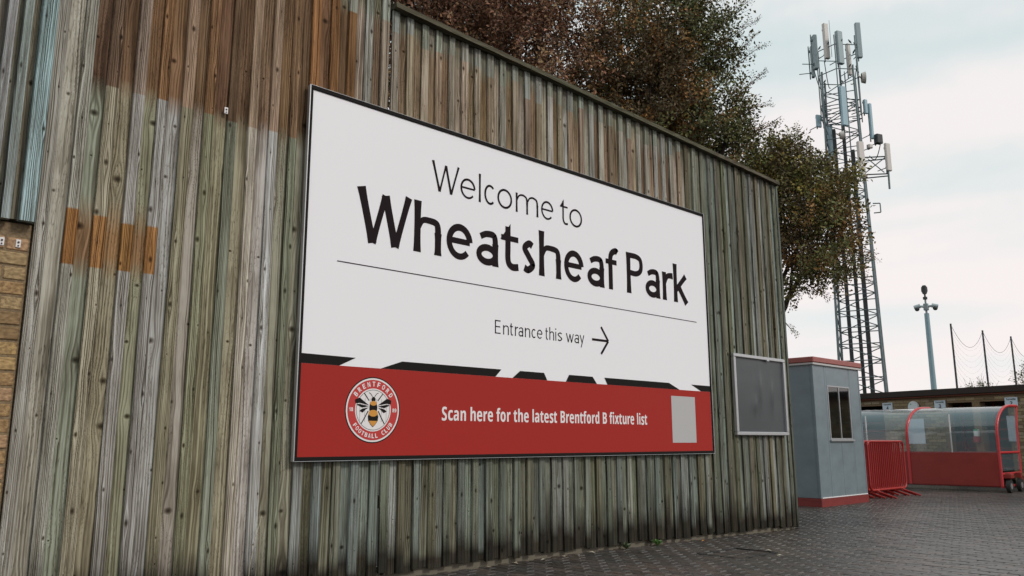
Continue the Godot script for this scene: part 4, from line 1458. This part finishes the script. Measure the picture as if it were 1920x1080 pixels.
	part("gold_band", bg, M.gold, cr)
	bg = newst()
	var abd := PackedVector2Array([Vector2(-0.13, -0.05), Vector2(-0.19, -0.2), Vector2(-0.17, -0.33), Vector2(-0.08, -0.45), Vector2(0, -0.52), Vector2(0.08, -0.45), Vector2(0.17, -0.33), Vector2(0.19, -0.2), Vector2(0.13, -0.05)])
	for i in abd.size(): abd[i] *= R
	poly(bee, abd, 0.0033)
	el.call(bg, 0.0, -0.10, 0.165, 0.10, 0.0038)
	part("gold_band", bg, M.gold, cr)
	bg = newst()
	var tipp := PackedVector2Array([Vector2(-0.155, -0.33), Vector2(0.155, -0.33), Vector2(0.075, -0.44), Vector2(0, -0.50), Vector2(-0.075, -0.44)])
	for i in tipp.size(): tipp[i] *= R
	poly(bg, tipp, 0.0038)
	for s in [-1.0, 1.0]:
		for w in [[[0.16, 0.14], [0.50, 0.36], [0.66, 0.30], [0.64, 0.18], [0.50, 0.20]], [[0.16, 0.11], [0.50, 0.17], [0.62, 0.15], [0.40, 0.06]], [[0.17, 0.07], [0.40, 0.03], [0.50, -0.04], [0.38, -0.09], [0.28, 0.0]]]:
			var pa := PackedVector2Array()
			for q in w: pa.append(Vector2(q[0] * s, q[1]) * R)
			poly(bee, pa, 0.0031)
		for l in [[[0.16, 0.28], [0.34, 0.50]], [[0.18, -0.03], [0.28, -0.2], [0.42, -0.42]], [[0.04, 0.40], [0.10, 0.48], [0.17, 0.52]]]:
			zlift = 0.0029
			var pts := []
			var ws := []
			for q in l:
				pts.append(Vector2(q[0] * s, q[1]) * R); ws.append(0.0022 if l.size() == 3 and q[1] > 0.3 else 0.0036)
			ribbon(bee, pts, ws)
	part("bee_black", bee, M.black, cr)
	part("gold_band", bg, M.gold, cr)
	var arcw := func(txt: String, a0: float, a1b: float, rad: float, h: float, flip: bool) -> void:
		for i in txt.length():
			if txt[i] == " ": continue
			var a := deg_to_rad(lerp(a0, a1b, float(i) / max(1, txt.length() - 1)))
			var o := text_part("letter", txt[i], cr, M.print_white, -h * 0.34, h * 0.34, -h * 0.5, h, 0.0, true)
			var piv := Transform3D(Basis(Vector3(0, 0, 1), a - PI / 2 + (PI if flip else 0.0)), Vector3(cos(a) * rad, sin(a) * rad, 0.0017))
			o.transform = piv * o.transform
	arcw.call("BRENTFORD", 144.0, 36.0, R * 0.785, 0.034, false)
	arcw.call("FOOTBALL CLUB", 216.0, 326.0, R * 0.785, 0.030, true)
	text_part("letter", "18", cr, M.print_white, -R * 0.86, -R * 0.72, -0.013, 0.026, 0.0017, true)
	text_part("letter", "89", cr, M.print_white, R * 0.71, R * 0.86, -0.013, 0.026, 0.0017, true)

# ------------------------------------------------------------------ empty notice board
func build_notice_board() -> void:
	var t := thing("notice_board", "empty grey notice board in an aluminium frame at the end of the timber wall", "notice board", Vector3(7.941, 1.0694, 0.0))
	var w := 1.1245
	var h := 0.892
	var st := newst()
	var nx := 60
	var ny := 40
	var f := func(i: int, j: int) -> Vector3:
		var x := w * i / nx
		var y := h * j / ny
		var z := 0.018
		for c in [[0.56, 0.50, 0.17, 0.017], [0.82, 0.44, 0.15, 0.017], [0.44, 0.34, 0.08, 0.010]]:
			var dx: float = x - c[0] - 0.05 * (y - c[1])
			var e: float = exp(-pow((y - c[1]) / c[2], 2.0))
			z += c[3] * e * exp(-abs(dx) / (0.06 if dx < 0.0 else 0.022))
		z += 0.003 * sin(x * 5.0) * sin(y * 4.0)
		return Vector3(x, y, z)
	for i in nx:
		for j in ny:
			quad(st, f.call(i, j), f.call(i + 1, j), f.call(i + 1, j + 1), f.call(i, j + 1))
	st.index()
	st.generate_normals()
	part("backing_sheet", st, noisy_mat(lin(0.058, 0.068, 0.073), M.coarse, null, 1.2, 0.36), t)
	var fw := 0.038
	for q in [[0, h - fw, w, h], [0, 0, w, fw], [0, fw, fw, h - fw], [w - fw, fw, w, h - fw]]:
		var fs := newst()
		box(fs, Vector3(q[0], q[1], 0.002), Vector3(q[2], q[3], 0.045), 0.006)
		part("frame", fs, M.alu, t)
	var lk := newst()
	box(lk, Vector3(w * 0.62, h - fw - 0.012, 0.03), Vector3(w * 0.62 + 0.05, h - fw + 0.01, 0.052), 0.003)
	part("lock", lk, M.alu, t)

# ------------------------------------------------------------------ wheeled team shelter
func build_shelter() -> void:
	var T := frame_at(Vector3(18.3, 0.0, -0.44), Vector3(0.0, 0, 1.0))
	var t := Node3D.new(); t.name = numbered("team_shelter"); add_child(t)
	t.transform = T
	tag(t, "red team shelter on wheels with a curved clear roof before the brick building", "shelter")
	var L := 1.73
	var yb := 0.125
	var ym := 0.775
	var top := 1.72
	var dep := 1.45
	var redm := noisy_mat(lin(0.30, 0.030, 0.022), M.coarse, null, 1.0, 0.5)
	var redt := flat_mat(lin(0.50, 0.035, 0.04), 0.35)
	# profile of the curved back: from panel top up and over to the open front
	var prof := []
	for i in 15:
		var a := deg_to_rad(lerp(0.0, 90.0, i / 14.0))
		prof.append(Vector2(-1.0 * (1.0 - cos(a)), 1.12 + 0.60 * sin(a)))
	prof.insert(0, Vector2(0.0, ym))
	prof.append(Vector2(-dep, top + 0.01))
	var clear := flat_mat(Color(0.55, 0.64, 0.67, 0.30), 0.07, 0.0, 1.0)
	clear.clearcoat_enabled = true
	clear.clearcoat = 1.0
	clear.clearcoat_roughness = 0.05
	clear.transparency = BaseMaterial3D.TRANSPARENCY_ALPHA
	for bay in 3:
		var xa := -L * (bay + 1)
		var xb := -L * bay
		var ps := newst()
		box(ps, Vector3(xa + 0.02, yb, -0.02), Vector3(xb - 0.02, ym, 0.0), 0.004)
		part("lower_panel", ps, redm, t)
		var gs := newst()
		for i in prof.size() - 1:
			var a: Vector2 = prof[i]
			var b: Vector2 = prof[i + 1]
			var nq := []
			for k in [i, i + 1]:
				var tg: Vector2 = prof[min(k + 1, prof.size() - 1)] - prof[max(k - 1, 0)]
				nq.append(Vector3(0, -tg.x, tg.y).normalized())
			var vs := [Vector3(xa + 0.02, a.y, a.x - 0.01), Vector3(xb - 0.02, a.y, a.x - 0.01), Vector3(xb - 0.02, b.y, b.x - 0.01), Vector3(xa + 0.02, b.y, b.x - 0.01)]
			for k in [0, 2, 1, 0, 3, 2]:
				gs.set_normal(nq[0] if k < 2 else nq[1]); gs.set_uv(Vector2(vs[k].x, vs[k].y)); gs.add_vertex(vs[k])
		part("clear_sheet", gs, clear, t)
		var ss := newst()
		box(ss, Vector3((xa + xb) * 0.5 - 0.012, ym, -0.03), Vector3((xa + xb) * 0.5 + 0.012, 1.55, -0.015), 0.003)
		part("strut", ss, M.print_white, t)
		var rl := newst()
		box(rl, Vector3(xa + 0.02, ym - 0.02, -0.05), Vector3(xb - 0.02, ym + 0.02, -0.021), 0.004)
		box(rl, Vector3(xa + 0.02, yb - 0.02, -0.05), Vector3(xb - 0.02, yb + 0.03, -0.021), 0.004)
		part("rail", rl, redm, t)
		var be := newst()
		box(be, Vector3(xa + 0.03, 0.42, -0.85), Vector3(xb - 0.03, 0.46, -0.5), 0.006)
		part("bench", be, M.mastdark, t)
	for k in 4:
		var x := -L * k
		var hs := newst()
		var pts := [Vector3(x, yb, 0.0)]
		for p in prof: pts.append(Vector3(x, p.y, p.x))
		path(hs, pts, 0.03, 8)
		part("hoop", hs, redt, t)
	# end wall: clear sheet in a red frame
	for x in [0.0, -3.0 * L]:
		var es := newst()
		var pa := PackedVector2Array()
		pa.append(Vector2(0.0, 0.42))
		for p in prof: pa.append(p)
		pa.append(Vector2(-dep + 0.12, 1.3)); pa.append(Vector2(-dep + 0.2, 0.42))
		var idx := Geometry2D.triangulate_polygon(pa)
		for i in range(0, idx.size(), 3):
			tri(es, Vector3(x, pa[idx[i]].y, pa[idx[i]].x), Vector3(x, pa[idx[i + 1]].y, pa[idx[i + 1]].x), Vector3(x, pa[idx[i + 2]].y, pa[idx[i + 2]].x))
		part("end_sheet", es, clear, t)
		var ef := newst()
		path(ef, [Vector3(x, top + 0.01, -dep), Vector3(x, 1.3, -dep + 0.12), Vector3(x, 0.12, -dep + 0.2)], 0.025, 8)
		tube(ef, Vector3(x, ym, 0), Vector3(x, ym, -dep + 0.16), 0.025, 0.025, 8)
		tube(ef, Vector3(x, 0.36, 0), Vector3(x, 0.36, -dep + 0.2), 0.025, 0.025, 8)
		tube(ef, Vector3(x, 0.12, 0), Vector3(x, 0.12, -dep - 0.15), 0.03, 0.03, 8)
		part("end_frame", ef, redt, t)
	for q in [[0.09, -0.12], [0.09, -0.8], [-3.0 * L - 0.09, -0.12], [-3.0 * L - 0.09, -0.8]]:
		var wh := Node3D.new(); wh.name = "wheel"; t.add_child(wh, true)
		wh.position = Vector3(q[0], 0.13, q[1])
		var ty := newst()
		tube(ty, Vector3(-0.035, 0, 0), Vector3(0.035, 0, 0), 0.13, 0.13, 18)
		part("tyre", ty, M.dark, wh)
		var rm := newst()
		tube(rm, Vector3(-0.04, 0, 0), Vector3(0.04, 0, 0), 0.06, 0.06, 14)
		part("rim", rm, M.alu, wh)
		var fk := newst()
		box(fk, Vector3(-0.05, 0.14, -0.05), Vector3(0.05, 0.25, 0.05), 0.008)
		part("fork", fk, redm, wh)
	var jk := newst()
	box(jk, Vector3(0.02, 0.28, -0.25), Vector3(0.16, 0.36, -0.05), 0.01)
	part("jack_bracket", jk, redm, t)

# ------------------------------------------------------------------ stacked crowd barriers
func build_barriers() -> void:
	var redm := flat_mat(lin(0.38, 0.026, 0.022), 0.4)
	var L := 1.60
	var r := 0.10
	var first: Node3D = null
	var labs := ["front red crowd barrier of the stack beside the kiosk", "second red crowd barrier in the stack, just behind the front one", "third red crowd barrier from the front of the stack", "fourth red crowd barrier from the front of the stack", "fifth red crowd barrier, second from the back of the stack", "rearmost red crowd barrier of the stack beside the kiosk"]
	for i in 6:
		if first == null:
			first = thing("crowd_barrier", labs[0], "barrier", Vector3(14.9, 0, -1.57), 0.0, "stacked crowd barriers")
			var fr := newst()
			var pts := []
			for q in [[L - r, 1.0 - r, 0.0], [r, 1.0 - r, 90.0], [r, 0.14 + r, 180.0], [L - r, 0.14 + r, 270.0]]:
				for k in 6:
					var a := deg_to_rad(q[2] + 90.0 * k / 5.0)
					pts.append(Vector3(q[0] + r * cos(a), q[1] + r * sin(a), 0))
			pts.append(pts[0])
			path(fr, pts, 0.019, 8)
			part("frame", fr, redm, first)
			for k in 18:
				var bs := newst()
				var x := 0.09 + (L - 0.18) * k / 17.0
				tube(bs, Vector3(x, 0.15, 0), Vector3(x, 0.99, 0), 0.009, 0.009, 6, Color.WHITE, false)
				part("bar", bs, redm, first)
			for x in [0.25, L - 0.25]:
				var ls := newst()
				path(ls, [Vector3(x, 0.145, 0.0), Vector3(x + 0.02, 0.10, 0.06), Vector3(x + 0.03, 0.012, 0.33)], 0.016, 6)
				path(ls, [Vector3(x, 0.145, 0.0), Vector3(x - 0.02, 0.10, -0.06), Vector3(x - 0.03, 0.012, -0.33)], 0.016, 6)
				part("foot", ls, redm, first)
		else:
			var c := first.duplicate()
			c.name = numbered("crowd_barrier")
			add_child(c)
			c.transform = Transform3D(FB * Basis(Vector3.UP, 0.01 * (i % 3 - 1)), fp(Vector3(14.9 + 0.05 * (i % 2) - 0.035 * i, 0, -1.57 - 0.085 * i)))
			c.set_meta("label", labs[i])

# ------------------------------------------------------------------ small things
func clip(label: String, at: Vector3) -> void:
	var t := thing("cable_clip", label, "clip", at)
	var st := newst()
	box(st, Vector3(-0.012, -0.022, 0.0), Vector3(0.012, 0.022, 0.006), 0.002)
	part("plate", st, M.print_white, t)
	var h := newst()
	tube(h, Vector3(0, 0.006, 0.006), Vector3(0, 0.006, 0.010), 0.0055, 0.0055, 8)
	tube(h, Vector3(0, -0.012, 0.006), Vector3(0, -0.012, 0.010), 0.004, 0.004, 8)
	part("screw", h, M.dark, t)

func build_small() -> void:
	clip("small white clip screwed to the brick wall at the left picture edge", Vector3(0.935, 2.045, -0.0195))
	clip("small white clip screwed to the brick wall nearest the timber edge board", Vector3(1.012, 2.045, -0.0195))
	clip("small white clip on the brown stained boards left of the sign", Vector3(2.084, 3.10, 0.001))
	# dry stalk leaning on the boards
	var t := thing("grass_stalk", "thin pale dry stalk leaning against the timber boards left of the sign", "plant", Vector3(2.38, 0.06, 0.035))
	var st := newst()
	path(st, [Vector3(0, 0, 0.03), Vector3(0.01, 0.2, 0.02), Vector3(0.045, 0.36, 0.0), Vector3(0.095, 0.5, -0.025)], 0.0016, 5)
	part("stem", st, flat_mat(lin(0.45, 0.40, 0.28), 0.8), t)
	# weeds at the foot of the wall
	var labs := ["small bright green weed growing at the foot of the wall", "low dark weed tuft at the wall foot left of the bright green weed"]
	var spots := [Vector3(6.46, gy(6.46), 0.035), Vector3(6.0, gy(6.0), 0.03)]
	for i in 2:
		var w := thing("weed", labs[i], "weed", spots[i])
		var ls := newst()
		for k in 14:
			var a := k * 2.4
			var o := Vector3(cos(a), 0, sin(a) * 0.6)
			var l := rng.randf_range(0.03, 0.075)
			var m := o * l * 0.6 + Vector3(0, l * 0.7, 0)
			var e := o * l * 1.3 + Vector3(0, l * 0.75, 0)
			var sd := o.cross(Vector3.UP).normalized() * l * 0.28
			tri(ls, Vector3(0, 0, 0), m + sd, e)
			tri(ls, Vector3(0, 0, 0), e, m - sd)
		part("leaves", ls, flat_mat(lin(0.07, 0.16, 0.03) if i == 0 else lin(0.04, 0.06, 0.02), 0.6), w)
	# fallen leaves
	var lm := newst()
	tri(lm, Vector3(-0.03, 0, 0), Vector3(0, 0.012, 0.018), Vector3(0.034, 0.004, 0.0))
	tri(lm, Vector3(-0.03, 0, 0), Vector3(0.034, 0.004, 0.0), Vector3(0, 0.010, -0.018))
	var lmesh := lm.commit()
	var cols := [lin(0.50, 0.22, 0.05), lin(0.40, 0.33, 0.24), lin(0.16, 0.07, 0.03), lin(0.5, 0.45, 0.36)]
	var ps := [[7.12, 0.10, 0], [4.6, 0.05, 1], [4.9, 0.07, 3], [5.15, 0.05, 1], [5.3, 0.08, 3], [5.5, 0.06, 3], [4.3, 0.06, 1], [6.85, 0.95, 3], [6.6, 1.2, 3], [8.6, 0.06, 1], [14.9, -0.4, 2], [15.4, 0.2, 2], [16.2, -0.7, 2], [15.8, -0.3, 2], [13.5, 0.6, 2], [16.6, -0.2, 2]]
	for i in ps.size():
		var o := MeshInstance3D.new()
		o.mesh = lmesh
		o.material_override = flat_mat(cols[ps[i][2]], 0.7)
		o.name = numbered("fallen_leaf")
		add_child(o)
		o.transform = Transform3D(FB * Basis(Vector3.UP, rng.randf() * TAU), fp(Vector3(ps[i][0], gy(ps[i][0]) + 0.006, ps[i][1])))
		tag(o, "orange fallen leaf lying at the foot of the timber wall" if i == 0 else ("small dry leaf lying on the paving in the yard" if ps[i][0] > 10.0 else "small pale leaf scrap lying on the paving near the wall foot"), "leaf", "" if i == 0 else ("dry leaves in the yard" if ps[i][0] > 10.0 else "leaf scraps by the wall"))
